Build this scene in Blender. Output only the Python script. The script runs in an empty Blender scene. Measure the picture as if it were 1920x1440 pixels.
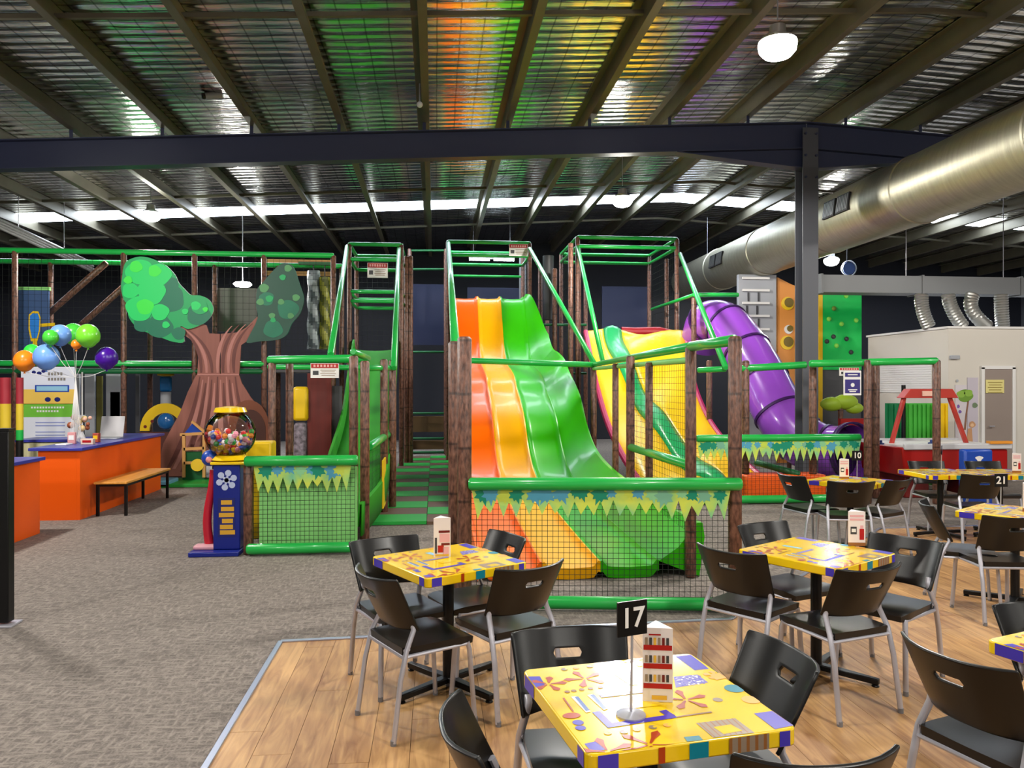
import bpy, bmesh, math, random
from mathutils import Vector, Matrix
random.seed(7)
S = bpy.context.scene
C = S.collection
# ------------------------------------------------------------------ camera
FPX, HZ, CH = 1443.0, 722.0, 1.75          # focal length in pixels, horizon row, eye height
YAW = math.atan(145 / FPX)                 # building axis is world Y, camera looks a little right of it
SA, CA = math.sin(YAW), math.cos(YAW)
cd = bpy.data.cameras.new('camera'); cam = bpy.data.objects.new('camera', cd); C.objects.link(cam)
cam.location = (0, 0, CH); cam.rotation_euler = (math.pi / 2, 0, -YAW)
cd.sensor_width = 36; cd.lens = 36 * FPX / 1920; cd.shift_y = 2 / 1920; cd.clip_start = .05; cd.clip_end = 200
S.camera = cam
# ------------------------------------------------------------------ world, exposure
w = bpy.data.worlds.new('world'); S.world = w; w.use_nodes = True
w.node_tree.nodes['Background'].inputs[0].default_value = (.75, .85, 1, 1)
w.node_tree.nodes['Background'].inputs[1].default_value = .3
S.view_settings.view_transform = 'Standard'; S.view_settings.look = 'None'
S.view_settings.gamma = 1; S.view_settings.use_curve_mapping = False
S.view_settings.exposure = 0.55
S.cycles.max_bounces = 5; S.cycles.diffuse_bounces = 2; S.cycles.glossy_bounces = 3; S.cycles.caustics_reflective = False; S.cycles.caustics_refractive = False
LAMP_W = 350.0
SKYLIGHT = 14.0

# ------------------------------------------------------------------ helpers
def W(lat, d, z=0.0):                       # camera-lateral, camera-depth, height -> world
    return Vector((d * SA + lat * CA, d * CA - lat * SA, z))
def at(px, py, d): return W((px - 960) / FPX * d, d, CH + (HZ - py) / FPX * d)
def gp(px, d, z=0.0): return W((px - 960) / FPX * d, d, z)      # column px at depth d, height z
def atz(px, py, z): return at(px, py, (CH - z) * FPX / (py - HZ))
def fl(px, py): return atz(px, py, 0.0)
def atY(px, py, Y):
    r = (px - 960) / FPX
    return at(px, py, Y / (CA - r * SA))
def lin(h):
    if isinstance(h, str):
        h = h.lstrip('#'); c = [int(h[i:i + 2], 16) / 255 for i in (0, 2, 4)]
    else: c = [v / 255 for v in h]
    return tuple((v / 12.92 if v <= .04045 else ((v + .055) / 1.055) ** 2.4) for v in c) + (1,)

MATS = {}
def mat(name, col, rough=.5, metal=0, emit=0, trans=0, coat=0, ior=1.45, noise=0, nscale=30, bump=0, bscale=60, stretch=(1, 1, 1), alpha=1):
    if name in MATS: return MATS[name]
    m = bpy.data.materials.new(name); m.use_nodes = True; MATS[name] = m
    nt = m.node_tree; b = nt.nodes['Principled BSDF']; c = lin(col)
    b.inputs['Base Color'].default_value = c; b.inputs['Roughness'].default_value = rough
    b.inputs['Metallic'].default_value = metal; b.inputs['IOR'].default_value = ior
    if emit: b.inputs['Emission Color'].default_value = c; b.inputs['Emission Strength'].default_value = emit
    if trans: b.inputs['Transmission Weight'].default_value = trans
    if coat: b.inputs['Coat Weight'].default_value = coat; b.inputs['Coat Roughness'].default_value = .08
    if noise or bump:
        tc = nt.nodes.new('ShaderNodeTexCoord'); mp = nt.nodes.new('ShaderNodeMapping'); mp.inputs['Scale'].default_value = stretch
        nt.links.new(tc.outputs['Object'], mp.inputs[0])
    if noise:
        n = nt.nodes.new('ShaderNodeTexNoise'); n.inputs['Scale'].default_value = nscale; n.inputs['Detail'].default_value = 4
        nt.links.new(mp.outputs[0], n.inputs[0])
        r = nt.nodes.new('ShaderNodeMapRange'); r.inputs[1].default_value = .3; r.inputs[2].default_value = .7
        r.inputs[3].default_value = 1 - noise; r.inputs[4].default_value = 1 + noise
        nt.links.new(n.outputs[0], r.inputs[0])
        mx = nt.nodes.new('ShaderNodeVectorMath'); mx.operation = 'SCALE'; mx.inputs[0].default_value = c[:3]
        nt.links.new(r.outputs[0], mx.inputs['Scale']); nt.links.new(mx.outputs[0], b.inputs['Base Color'])
    if bump:
        n2 = nt.nodes.new('ShaderNodeTexNoise'); n2.inputs['Scale'].default_value = bscale; n2.inputs['Detail'].default_value = 3
        nt.links.new(mp.outputs[0], n2.inputs[0])
        bp = nt.nodes.new('ShaderNodeBump'); bp.inputs['Strength'].default_value = bump; bp.inputs['Distance'].default_value = .01
        nt.links.new(n2.outputs[0], bp.inputs['Height']); nt.links.new(bp.outputs[0], b.inputs['Normal'])
    return m

class MB:
    def __init__(s): s.v = []; s.f = []; s.m = []
    def add(s, vs, fs, m=0):
        o = len(s.v); s.v += [Vector(q) for q in vs]
        for f in fs: s.f.append([i + o for i in f]); s.m.append(m)
        return s
    def box(s, c, sz, m=0, R=None):
        c = Vector(c); hx, hy, hz = [q / 2 for q in sz]
        vs = [Vector((x, y, z)) for x in (-hx, hx) for y in (-hy, hy) for z in (-hz, hz)]
        if R is not None: vs = [R @ q for q in vs]
        return s.add([q + c for q in vs], [(0, 1, 3, 2), (4, 6, 7, 5), (0, 4, 5, 1), (2, 3, 7, 6), (0, 2, 6, 4), (1, 5, 7, 3)], m)
    def bar(s, p0, p1, wd, ht, m=0):        # rectangular bar, ht along z-ish
        p0 = Vector(p0); p1 = Vector(p1); d = p1 - p0; L = d.length; d.normalize()
        up = Vector((0, 0, 1)) if abs(d.z) < .95 else Vector((0, 1, 0))
        x = d.cross(up).normalized(); u = x.cross(d)
        return s.box((p0 + p1) / 2, (wd, L, ht), m, Matrix((x, d, u)).transposed())
    def tube(s, pts, r, n=10, m=0, caps=True, sx=1):
        pts = [Vector(p) for p in pts]; k = len(pts)
        rs = r if isinstance(r, (list, tuple)) else [r] * k
        t = [(pts[min(i + 1, k - 1)] - pts[max(i - 1, 0)]).normalized() for i in range(k)]
        up = Vector((0, 0, 1)) if abs(t[0].z) < .9 else Vector((0, 1, 0))
        x = t[0].cross(up).normalized(); vs = []
        for i in range(k):
            x = (x - t[i] * x.dot(t[i])).normalized(); y = t[i].cross(x)
            for j in range(n):
                a = 2 * math.pi * j / n
                vs.append(pts[i] + x * (math.cos(a) * rs[i] * sx) + y * (math.sin(a) * rs[i]))
        fs = [(i * n + j, i * n + (j + 1) % n, (i + 1) * n + (j + 1) % n, (i + 1) * n + j) for i in range(k - 1) for j in range(n)]
        if caps: fs += [tuple(range(n - 1, -1, -1)), tuple(range((k - 1) * n, k * n))]
        return s.add(vs, fs, m)
    def pad(s, p0, p1, r, n=12, m=0):       # foam padded pipe with rounded ends
        p0 = Vector(p0); p1 = Vector(p1); d = (p1 - p0).normalized()
        return s.tube([p0, p0 + d * r * .35, p1 - d * r * .35, p1], [r * .72, r, r, r * .72], n, m)
    def prism(s, pts, off, m=0, m2=None):
        pts = [Vector(p) for p in pts]; off = Vector(off); n = len(pts)
        vs = pts + [p + off for p in pts]
        s.add(vs, [tuple(range(n)), tuple(range(2 * n - 1, n - 1, -1))], m)
        o = len(s.v) - 2 * n
        for i in range(n):
            j = (i + 1) % n; s.f.append([o + i, o + n + i, o + n + j, o + j]); s.m.append(m if m2 is None else m2)
        return s
    def poly(s, pts, m=0): return s.add(pts, [tuple(range(len(pts)))], m)
    def lathe(s, prof, c=(0, 0, 0), n=20, m=0):
        c = Vector(c); vs = []; k = len(prof)
        for r, z in prof:
            for j in range(n):
                a = 2 * math.pi * j / n; vs.append(c + Vector((max(r, 1e-4) * math.cos(a), max(r, 1e-4) * math.sin(a), z)))
        fs = [(i * n + j, i * n + (j + 1) % n, (i + 1) * n + (j + 1) % n, (i + 1) * n + j) for i in range(k - 1) for j in range(n)]
        fs += [tuple(range(n - 1, -1, -1)), tuple(range((k - 1) * n, k * n))]
        return s.add(vs, fs, m)
    def ball(s, c, r, n=14, m=0, sq=(1, 1, 1)):
        k = n // 2 + 1; o = len(s.v)
        s.lathe([(r * math.sin(math.pi * i / k), -r * math.cos(math.pi * i / k)) for i in range(k + 1)], (0, 0, 0), n, m)
        for i in range(o, len(s.v)):
            q = s.v[i]; s.v[i] = Vector((q.x * sq[0], q.y * sq[1], q.z * sq[2])) + Vector(c)
        return s
    def grid(s, rows, m=0, closed=False):   # rows of points
        n = len(rows[0]); vs = [p for r in rows for p in r]
        fs = [(i * n + j, i * n + j + 1, (i + 1) * n + j + 1, (i + 1) * n + j) for i in range(len(rows) - 1) for j in range(n - 1)]
        return s.add(vs, fs, m)
    def net(s, o, du, dv, nu, nv, r=.0018, m=0):
        o = Vector(o); du = Vector(du); dv = Vector(dv)
        for i in range(nu + 1): s.tube([o + du * (i / nu), o + du * (i / nu) + dv], r, 4, m, False)
        for j in range(nv + 1): s.tube([o + dv * (j / nv), o + dv * (j / nv) + du], r, 4, m, False)
        return s
    def build(s, name, mats, parent=None, smooth=38, bevel=0, seg=2, world=True, kind=None, label=None, solid=0):
        off = Vector((0, 0, 0))
        if parent is not None and world:
            p = parent
            while p is not None: off += p.location; p = p.parent
        me = bpy.data.meshes.new(name)
        me.from_pydata([tuple(q - off) for q in s.v], [], s.f)
        if not isinstance(mats, (list, tuple)): mats = [mats]
        for q in mats: me.materials.append(q)
        me.polygons.foreach_set('material_index', s.m)
        bm = bmesh.new(); bm.from_mesh(me); bmesh.ops.recalc_face_normals(bm, faces=bm.faces); bm.to_mesh(me); bm.free()
        if smooth: me.shade_smooth(); me.set_sharp_from_angle(angle=math.radians(smooth))
        o = bpy.data.objects.new(name, me); C.objects.link(o); o.parent = parent
        if solid:
            md = o.modifiers.new('solid', 'SOLIDIFY'); md.thickness = solid; md.offset = 0
        if bevel:
            md = o.modifiers.new('bevel', 'BEVEL'); md.width = bevel; md.segments = seg; md.limit_method = 'ANGLE'; md.angle_limit = math.radians(40)
        if kind or name in ('printed_design', 'leaf_print', 'band_lettering', 'small_print', 'painted_leaves', 'painted_bark', 'emblem_lettering', 'yellow_lettering', 'header_lettering', 'text_lines', 'menu_print', 'mural_print'): o['kind'] = kind or 'stuff'
        if label: o['label'] = label
        return o

def tag(o, label, cat, group=None):
    o['label'] = label; o['category'] = cat
    if group: o['group'] = group
    return o
def thing(name, label, cat, loc=(0, 0, 0), group=None, rz=0):
    o = bpy.data.objects.new(name, None); C.objects.link(o); o.empty_display_size = .1
    o.location = loc; o.rotation_euler = (0, 0, rz)
    if cat: tag(o, label, cat, group)
    return o
def struct(o): o['kind'] = 'structure'; return o
def dup(root, loc=None, rz=None, label=None, group=None, parent=None):
    r = root.copy(); C.objects.link(r); r.parent = parent
    if loc is not None: r.location = loc
    if rz is not None: r.rotation_euler = (0, 0, rz)
    if label: r['label'] = label
    if group: r['group'] = group
    for ch in list(root.children): dup(ch, parent=r)
    return r
def text(body, size, origin, xd, yd, m, name, parent, ext=.001, bold=0):
    cu = bpy.data.curves.new('t', 'FONT'); cu.body = body; cu.size = size; cu.extrude = ext; cu.align_x = 'CENTER'; cu.align_y = 'CENTER'; cu.offset = bold
    to = bpy.data.objects.new('t', cu); C.objects.link(to); bpy.context.view_layer.update()
    me = bpy.data.meshes.new_from_object(to.evaluated_get(bpy.context.evaluated_depsgraph_get()))
    bpy.data.objects.remove(to); bpy.data.curves.remove(cu)
    xd = Vector(xd).normalized(); yd = Vector(yd).normalized(); zd = xd.cross(yd); origin = Vector(origin)
    off = Vector((0, 0, 0)); p = parent
    while p is not None: off += p.location; p = p.parent
    for v in me.vertices: v.co = origin + xd * v.co.x + yd * v.co.y + zd * v.co.z - off
    me.materials.clear(); me.materials.append(m)
    o = bpy.data.objects.new(name, me); C.objects.link(o); o.parent = parent
    return o
def crom(rows, n):                          # Catmull-Rom through tuples
    out = []; k = len(rows)
    for i in range(k - 1):
        p = [rows[max(i - 1, 0)], rows[i], rows[i + 1], rows[min(i + 2, k - 1)]]
        for j in range(n):
            t = j / n
            out.append(tuple(.5 * (2 * b + (c - a) * t + (2 * a - 5 * b + 4 * c - d) * t * t + (3 * b - a - 3 * c + d) * t ** 3) for a, b, c, d in zip(*p)))
    out.append(tuple(rows[-1])); return out

# ------------------------------------------------------------------ materials
GREEN = mat('green_foam', (30, 172, 72), .32, coat=.3, noise=.06, nscale=3)
LGREEN = mat('lime_vinyl', (140, 214, 124), .5)
DGREEN = mat('dark_green', (10, 90, 45), .45)
def bark_mat():
    m = bpy.data.materials.new('bark_foam'); m.use_nodes = True; nt = m.node_tree; b = nt.nodes['Principled BSDF']
    tc = nt.nodes.new('ShaderNodeTexCoord'); mp = nt.nodes.new('ShaderNodeMapping'); mp.inputs['Scale'].default_value = (1, 1, .35)
    n = nt.nodes.new('ShaderNodeTexNoise'); n.inputs['Scale'].default_value = 45; n.inputs['Detail'].default_value = 5
    cr = nt.nodes.new('ShaderNodeValToRGB'); cr.color_ramp.elements[0].position = .33; cr.color_ramp.elements[0].color = lin((66, 38, 28))
    cr.color_ramp.elements[1].position = .72; cr.color_ramp.elements[1].color = lin((134, 92, 74))
    wv = nt.nodes.new('ShaderNodeTexWave'); wv.bands_direction = 'Z'; wv.inputs['Scale'].default_value = .75; wv.inputs['Distortion'].default_value = .3
    mr = nt.nodes.new('ShaderNodeMapRange'); mr.inputs[1].default_value = 0; mr.inputs[2].default_value = .012; mr.inputs[3].default_value = .35; mr.inputs[4].default_value = 1
    mx = nt.nodes.new('ShaderNodeVectorMath'); mx.operation = 'SCALE'
    bp = nt.nodes.new('ShaderNodeBump'); bp.inputs['Strength'].default_value = .6; bp.inputs['Distance'].default_value = .01
    L = nt.links.new
    L(tc.outputs['Object'], mp.inputs[0]); L(mp.outputs[0], n.inputs[0]); L(n.outputs[0], cr.inputs[0]); L(tc.outputs['Object'], wv.inputs[0])
    L(wv.outputs['Fac'], mr.inputs[0]); L(cr.outputs[0], mx.inputs[0]); L(mr.outputs[0], mx.inputs['Scale']); L(mx.outputs[0], b.inputs['Base Color'])
    L(n.outputs[0], bp.inputs['Height']); L(bp.outputs[0], b.inputs['Normal']); b.inputs['Roughness'].default_value = .42
    return m
BARK = bark_mat()
SLO = mat('slide_orange', (246, 104, 0), .33, coat=.1); SLY = mat('slide_yellow', (242, 172, 0), .33, coat=.1); SLG = mat('slide_green', (48, 172, 2), .33, coat=.1)
for _m in (SLO, SLY, SLG): _m.node_tree.nodes['Principled BSDF'].inputs['Specular IOR Level'].default_value = .22
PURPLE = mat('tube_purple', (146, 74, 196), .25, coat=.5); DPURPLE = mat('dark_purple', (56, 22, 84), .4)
VYEL = mat('vinyl_yellow', (238, 190, 6), .35, bump=.7, bscale=5); VGRN = mat('vinyl_green', (28, 160, 90), .3, bump=.7, bscale=5)
PINK = mat('vinyl_pink', (176, 40, 90), .4); VORA = mat('vinyl_orange', (240, 92, 14), .42)
NETM = mat('net_cord', (12, 20, 12), .8); BLACK = mat('black_plastic', (15, 15, 16), .32, noise=.1, nscale=40)
BLKMET = mat('black_metal', (14, 14, 15), .35, metal=.3); STEEL = mat('satin_steel', (186, 186, 196), .32, metal=.45)
GALV = mat('galvanised', (150, 150, 148), .38, metal=.85, noise=.12, nscale=6)
NAVYST = mat('navy_steel', (54, 60, 88), .45); WHITE = mat('white_print', (232, 230, 228), .45)
RED = mat('red_paint', (176, 26, 26), .35); DRED = mat('dark_red', (110, 24, 20), .45); BLUE = mat('blue_paint', (24, 70, 170), .35)
NBLUE = mat('navy_print', (26, 34, 110), .4); PURP = mat('print_purple', (70, 56, 178), .3); TEAL = mat('print_teal', (20, 130, 150), .3)
YEL = mat('yellow_gloss', (246, 204, 20), .22, coat=.4); YELP = mat('yellow_paint', (238, 196, 20), .4); TEA = mat('print_cream', (244, 226, 150), .3)
OPR = mat('print_rust', (176, 58, 10), .3); BRN = mat('print_brown', (150, 96, 50), .3); LBL = mat('print_sky', (150, 200, 226), .3); GRYP = mat('print_grey', (150, 130, 110), .3)
ORA = mat('counter_orange', (240, 92, 8), .4); CTOP = mat('counter_blue', (58, 62, 160), .3)
TIMB = mat('bench_timber', (214, 150, 66), .4, noise=.12, nscale=8, stretch=(4, .4, 4))
DARKW = mat('dark_void', (16, 18, 30), .8); GREY = mat('grey_panel', (168, 171, 178), .5); RDUCT = mat('duct_grey', (124, 126, 128), .5, metal=.3); DGREY = mat('dark_grey', (62, 62, 66), .5)
TAN = mat('tan_panel', (190, 140, 80), .5); TRUNK = mat('trunk_paint', (146, 90, 78), .6, noise=.12, nscale=3, stretch=(3, 3, .4))
TRL = mat('trunk_light', (182, 122, 112), .6); TRD = mat('trunk_dark', (108, 60, 54), .6)
LF = [mat('leaf_%s' % k, c, .5) for k, c in (('deep', (8, 116, 84)), ('mid', (8, 166, 92)), ('bright', (14, 214, 104)), ('lime', (54, 232, 70)), ('shade', (20, 76, 58)), ('pale', (80, 150, 90)))]
def frz():
    m = bpy.data.materials.new('frieze_print'); m.use_nodes = True; nt = m.node_tree; b = nt.nodes['Principled BSDF']; L = nt.links.new
    tc = nt.nodes.new('ShaderNodeTexCoord'); n = nt.nodes.new('ShaderNodeTexNoise'); n.inputs['Scale'].default_value = 4; n.inputs['Detail'].default_value = 3
    cr = nt.nodes.new('ShaderNodeValToRGB'); e = cr.color_ramp.elements; e[0].position = .36; e[0].color = lin((120, 196, 150)); e[1].position = .62; e[1].color = lin((206, 220, 84))
    k = e.new(.48); k.color = lin((168, 212, 110)); L(tc.outputs['Object'], n.inputs[0]); L(n.outputs[0], cr.inputs[0]); L(cr.outputs[0], b.inputs['Base Color']); b.inputs['Roughness'].default_value = .4
    return m
FRZ = frz(); FBL = mat('frieze_blue', (80, 160, 190), .4); FTL = mat('frieze_teal', (14, 140, 110), .4); FPG = mat('frieze_pale', (140, 205, 150), .4)
CREAM = mat('room_paint', (214, 208, 198), .6); DOORM = mat('door_paint', (150, 136, 128), .5)

# ------------------------------------------------------------------ the setting
RX, RZ0, SL = 6.03, 6.42, .055              # ridge x, foil height at ridge, pitch
def roofz(X): return RZ0 - SL * abs(X - RX)
XL, XR, YF, YB = -13.0, 20.0, -8.0, 24.5
def carpet():
    m = bpy.data.materials.new('carpet'); m.use_nodes = True; nt = m.node_tree; b = nt.nodes['Principled BSDF']; L = nt.links.new
    tc = nt.nodes.new('ShaderNodeTexCoord')
    outs = []
    for rot, st in ((.75, (9, 46, 1)), (-.35, (40, 11, 1)), (.2, (90, 90, 1))):
        mp = nt.nodes.new('ShaderNodeMapping'); mp.inputs['Rotation'].default_value = (0, 0, rot); mp.inputs['Scale'].default_value = st
        n = nt.nodes.new('ShaderNodeTexNoise'); n.inputs['Scale'].default_value = 1; n.inputs['Detail'].default_value = 3
        L(tc.outputs['Object'], mp.inputs[0]); L(mp.outputs[0], n.inputs[0]); outs.append(n)
    a = nt.nodes.new('ShaderNodeMath'); a.operation = 'MAXIMUM'; L(outs[0].outputs[0], a.inputs[0]); L(outs[1].outputs[0], a.inputs[1])
    a2 = nt.nodes.new('ShaderNodeMath'); a2.operation = 'MULTIPLY_ADD'; a2.inputs[1].default_value = .35; L(outs[2].outputs[0], a2.inputs[0]); L(a.outputs[0], a2.inputs[2])
    cr = nt.nodes.new('ShaderNodeValToRGB'); cr.color_ramp.elements[0].position = .6; cr.color_ramp.elements[0].color = lin((104, 95, 90))
    cr.color_ramp.elements[1].position = .86; cr.color_ramp.elements[1].color = lin((148, 138, 129))
    L(a2.outputs[0], cr.inputs[0]); L(cr.outputs[0], b.inputs['Base Color']); b.inputs['Roughness'].default_value = .95
    bp = nt.nodes.new('ShaderNodeBump'); bp.inputs['Strength'].default_value = .5; bp.inputs['Distance'].default_value = .01
    L(a2.outputs[0], bp.inputs['Height']); L(bp.outputs[0], b.inputs['Normal'])
    return m
struct(MB().box(((XL + XR) / 2, (YF + YB) / 2, -.1), (XR - XL, YB - YF, .2)).build('floor', carpet()))
# timber floor: one thin plank after another, cut along the carpet edge
c0 = fl(527, 1205); e0 = fl(385, 1440); X0 = (c0.x + e0.x) / 2
edge = [(X0, c0.y), (fl(1370, 1163).x, fl(1370, 1163).y), (fl(1650, 992).x, fl(1650, 992).y), (13.0, fl(1920, 980).y)]
def yb(x):
    for (xa, ya), (xb, yb_) in zip(edge, edge[1:]):
        if x <= xb: return ya + (yb_ - ya) * (x - xa) / (xb - xa)
    return edge[-1][1]
def plankm():
    m = bpy.data.materials.new('plank_vinyl'); m.use_nodes = True; nt = m.node_tree; b = nt.nodes['Principled BSDF']; L = nt.links.new
    tc = nt.nodes.new('ShaderNodeTexCoord'); oi = nt.nodes.new('ShaderNodeObjectInfo')
    mp = nt.nodes.new('ShaderNodeMapping'); mp.inputs['Scale'].default_value = (14, 1.6, 1)
    L(tc.outputs['Object'], mp.inputs[0]); L(oi.outputs['Random'], mp.inputs['Location'])
    n = nt.nodes.new('ShaderNodeTexNoise'); n.inputs['Scale'].default_value = 1.3; n.inputs['Detail'].default_value = 6; n.inputs['Distortion'].default_value = 1.2
    n2 = nt.nodes.new('ShaderNodeTexNoise'); n2.inputs['Scale'].default_value = 2.2; n2.inputs['Detail'].default_value = 2; L(tc.outputs['Object'], n2.inputs[0])
    ad = nt.nodes.new('ShaderNodeMath'); ad.operation = 'MULTIPLY_ADD'; ad.inputs[1].default_value = .5; L(n2.outputs[0], ad.inputs[0])
    L(mp.outputs[0], n.inputs[0]); L(n.outputs[0], ad.inputs[2])
    ad2 = nt.nodes.new('ShaderNodeMath'); ad2.operation = 'MULTIPLY_ADD'; ad2.inputs[1].default_value = .12; L(oi.outputs['Random'], ad2.inputs[0]); L(ad.outputs[0], ad2.inputs[2])
    cr = nt.nodes.new('ShaderNodeValToRGB'); cr.color_ramp.elements[0].position = .5; cr.color_ramp.elements[0].color = lin((142, 96, 60))
    cr.color_ramp.elements[1].position = 1.0; cr.color_ramp.elements[1].color = lin((208, 162, 108))
    L(ad2.outputs[0], cr.inputs[0]); L(cr.outputs[0], b.inputs['Base Color']); b.inputs['Roughness'].default_value = .42
    return m
PLK = plankm()
tf = struct(thing('floor_timber', None, None, (X0, c0.y, 0)))
mb = MB(); mb.prism([(X0, -4, .001), (X0, edge[0][1], .001), (edge[1][0], edge[1][1], .001), (edge[2][0], edge[2][1], .001), (13, edge[3][1], .001), (13, -4, .001)], (0, 0, .002)); mb.build('underlay', mat('joint_dark', (90, 58, 34), .7), tf)
PW, PL = .185, 1.5; k = 0; x = X0
while x < 9.5:
    y = -4 + random.random() * PL - PL
    while True:
        y2 = y + PL; x2 = x + PW - .0025
        ya, ybb = yb(x) - .01, yb(x2) - .01
        if y >= min(ya, ybb): break
        if y2 > 1.2 and x < 1.2 + y2 * .95:
            t0, t1 = min(y2 - .0025, ya), min(y2 - .0025, ybb)
            MB().prism([(x, y, .003), (x2, y, .003), (x2, max(t1, y + .001), .003), (x, max(t0, y + .001), .003)], (0, 0, .003)).build('plank', PLK, tf, smooth=0); k += 1
        y = y2
    x += PW
TRIM = mat('trim_alu', (170, 176, 196), .3, metal=.7)
pts = [(X0, 0.5), (X0, c0.y)] + edge[1:]
for i, (p, q) in enumerate(zip(pts, pts[1:])):
    a, b_ = Vector((p[0], p[1], .009)), Vector((q[0], q[1], .009))
    struct(MB().bar(a, b_, .035, .014).build('trim_%d' % (i + 1), TRIM, bevel=.003))
# walls
WALLM = mat('wall_dark', (15, 17, 28), .7)
H = 6.6
struct(MB().box(((XL + XR) / 2, YB + .1, H / 2), (XR - XL, .2, H)).build('wall_back', WALLM))
struct(MB().box((XL - .1, (YF + YB) / 2, H / 2), (.2, YB - YF, H)).build('wall_left', mat('wall_dim', (70, 74, 84), .7)))
struct(MB().box((XR + .1, (YF + YB) / 2, H / 2), (.2, YB - YF, H)).build('wall_right', mat('wall_rt', (90, 94, 104), .7)))
struct(MB().box(((XL + XR) / 2, YF - .1, H / 2), (XR - XL, .2, H)).build('wall_front', mat('wall_fr', (190, 190, 190), .7)))
# roof: foil lining, purlins, bridging bars, skylight panes
def foil():
    m = bpy.data.materials.new('foil_lining'); m.use_nodes = True; nt = m.node_tree; b = nt.nodes['Principled BSDF']; L = nt.links.new
    b.inputs['Metallic'].default_value = 1; b.inputs['Roughness'].default_value = .19
    tc = nt.nodes.new('ShaderNodeTexCoord')
    n0 = nt.nodes.new('ShaderNodeTexNoise'); n0.inputs['Scale'].default_value = .7; n0.inputs['Detail'].default_value = 3; L(tc.outputs['Object'], n0.inputs[0])
    cr = nt.nodes.new('ShaderNodeValToRGB'); cr.color_ramp.elements[0].position = .3; cr.color_ramp.elements[0].color = (.7, .69, .66, 1); cr.color_ramp.elements[1].position = .7; cr.color_ramp.elements[1].color = (.95, .94, .92, 1)
    L(n0.outputs[0], cr.inputs[0])
    w1 = nt.nodes.new('ShaderNodeTexWave'); w1.bands_direction = 'Y'; w1.inputs['Scale'].default_value = 1.6; w1.inputs['Distortion'].default_value = 1.2; w1.inputs['Detail'].default_value = 2; w1.inputs['Detail Scale'].default_value = 1.5
    w2 = nt.nodes.new('ShaderNodeTexWave'); w2.bands_direction = 'X'; w2.inputs['Scale'].default_value = 1.1; w2.inputs['Distortion'].default_value = .6
    mp = nt.nodes.new('ShaderNodeMapping'); mp.inputs['Scale'].default_value = (.5, 8, 1)
    n1 = nt.nodes.new('ShaderNodeTexNoise'); n1.inputs['Scale'].default_value = 1.6; n1.inputs['Detail'].default_value = 4
    L(tc.outputs['Object'], w1.inputs[0]); L(tc.outputs['Object'], w2.inputs[0]); L(tc.outputs['Object'], mp.inputs[0]); L(mp.outputs[0], n1.inputs[0])
    # thin dark mesh lines
    def thin(wv, lo):
        r = nt.nodes.new('ShaderNodeMapRange'); r.inputs[1].default_value = 0; r.inputs[2].default_value = lo; r.inputs[3].default_value = .4; r.inputs[4].default_value = 1
        L(wv.outputs['Fac'], r.inputs[0]); return r
    t1, t2 = thin(w1, .12), thin(w2, .02)
    mu = nt.nodes.new('ShaderNodeMath'); mu.operation = 'MULTIPLY'; L(t1.outputs[0], mu.inputs[0]); L(t2.outputs[0], mu.inputs[1])
    sc = nt.nodes.new('ShaderNodeVectorMath'); sc.operation = 'SCALE'; L(cr.outputs[0], sc.inputs[0]); L(mu.outputs[0], sc.inputs['Scale']); L(sc.outputs[0], b.inputs['Base Color'])
    ad = nt.nodes.new('ShaderNodeMath'); ad.operation = 'MULTIPLY_ADD'; ad.inputs[1].default_value = .6; L(w1.outputs['Fac'], ad.inputs[0]); L(n1.outputs[0], ad.inputs[2])
    ad3 = nt.nodes.new('ShaderNodeMath'); ad3.operation = 'MULTIPLY_ADD'; ad3.inputs[1].default_value = .04; L(w2.outputs['Fac'], ad3.inputs[0]); L(ad.outputs[0], ad3.inputs[2])
    bp = nt.nodes.new('ShaderNodeBump'); bp.inputs['Strength'].default_value = 1; bp.inputs['Distance'].default_value = .022
    L(ad3.outputs[0], bp.inputs['Height']); L(bp.outputs[0], b.inputs['Normal'])
    return m
FOIL = foil()
ceil = struct(thing('ceiling', None, None, (RX, 8, RZ0)))
SK0, SK1 = 18.2, 19.1                       # skylight strip
mb = MB()
for ya, yb2 in ((YF, SK0), (SK1, YB)):
    for xa, xb in ((XL, RX), (RX, XR)):
        mb.prism([(xa, ya, roofz(xa)), (xb, ya, roofz(xb)), (xb, yb2, roofz(xb)), (xa, yb2, roofz(xa))], (0, 0, .05))
mb.build('foil_lining', FOIL, ceil, smooth=0)
PURL = mat('purlin_steel', (108, 103, 88), .5, metal=.4, noise=.1, nscale=3)
px_ = [(-.18 + 1.3 * i) for i in range(-9, 5)] + [RX + .65 + 1.3 * i for i in range(0, 10)]
for X in px_:
    z = roofz(X); p = MB()
    p.box((X, (YF + YB) / 2, z - .13), (.012, YB - YF, .25)); p.box((X + .045, (YF + YB) / 2, z - .255), (.1, YB - YF, .012)); p.box((X - .045, (YF + YB) / 2, z - .012), (.1, YB - YF, .012)); p.box((X + .094, (YF + YB) / 2, z - .24), (.008, YB - YF, .035))
    p.build('purlin', PURL, ceil, smooth=0)
SKYM = mat('skylight', (225, 238, 255), .4, emit=SKYLIGHT)
xs = [XL] + px_ + [XR]
for xa, xb in zip(xs, xs[1:]):
    if xa < RX < xb: xm = [(xa, RX), (RX, xb)]
    else: xm = [(xa, xb)]
    for a, b_ in xm:
        MB().prism([(a + .01, SK0, roofz(a)), (b_ - .01, SK0, roofz(b_)), (b_ - .01, SK1, roofz(b_)), (a + .01, SK1, roofz(a))], (0, 0, .02)).build('skylight_pane', SKYM, ceil, smooth=0)
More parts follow.
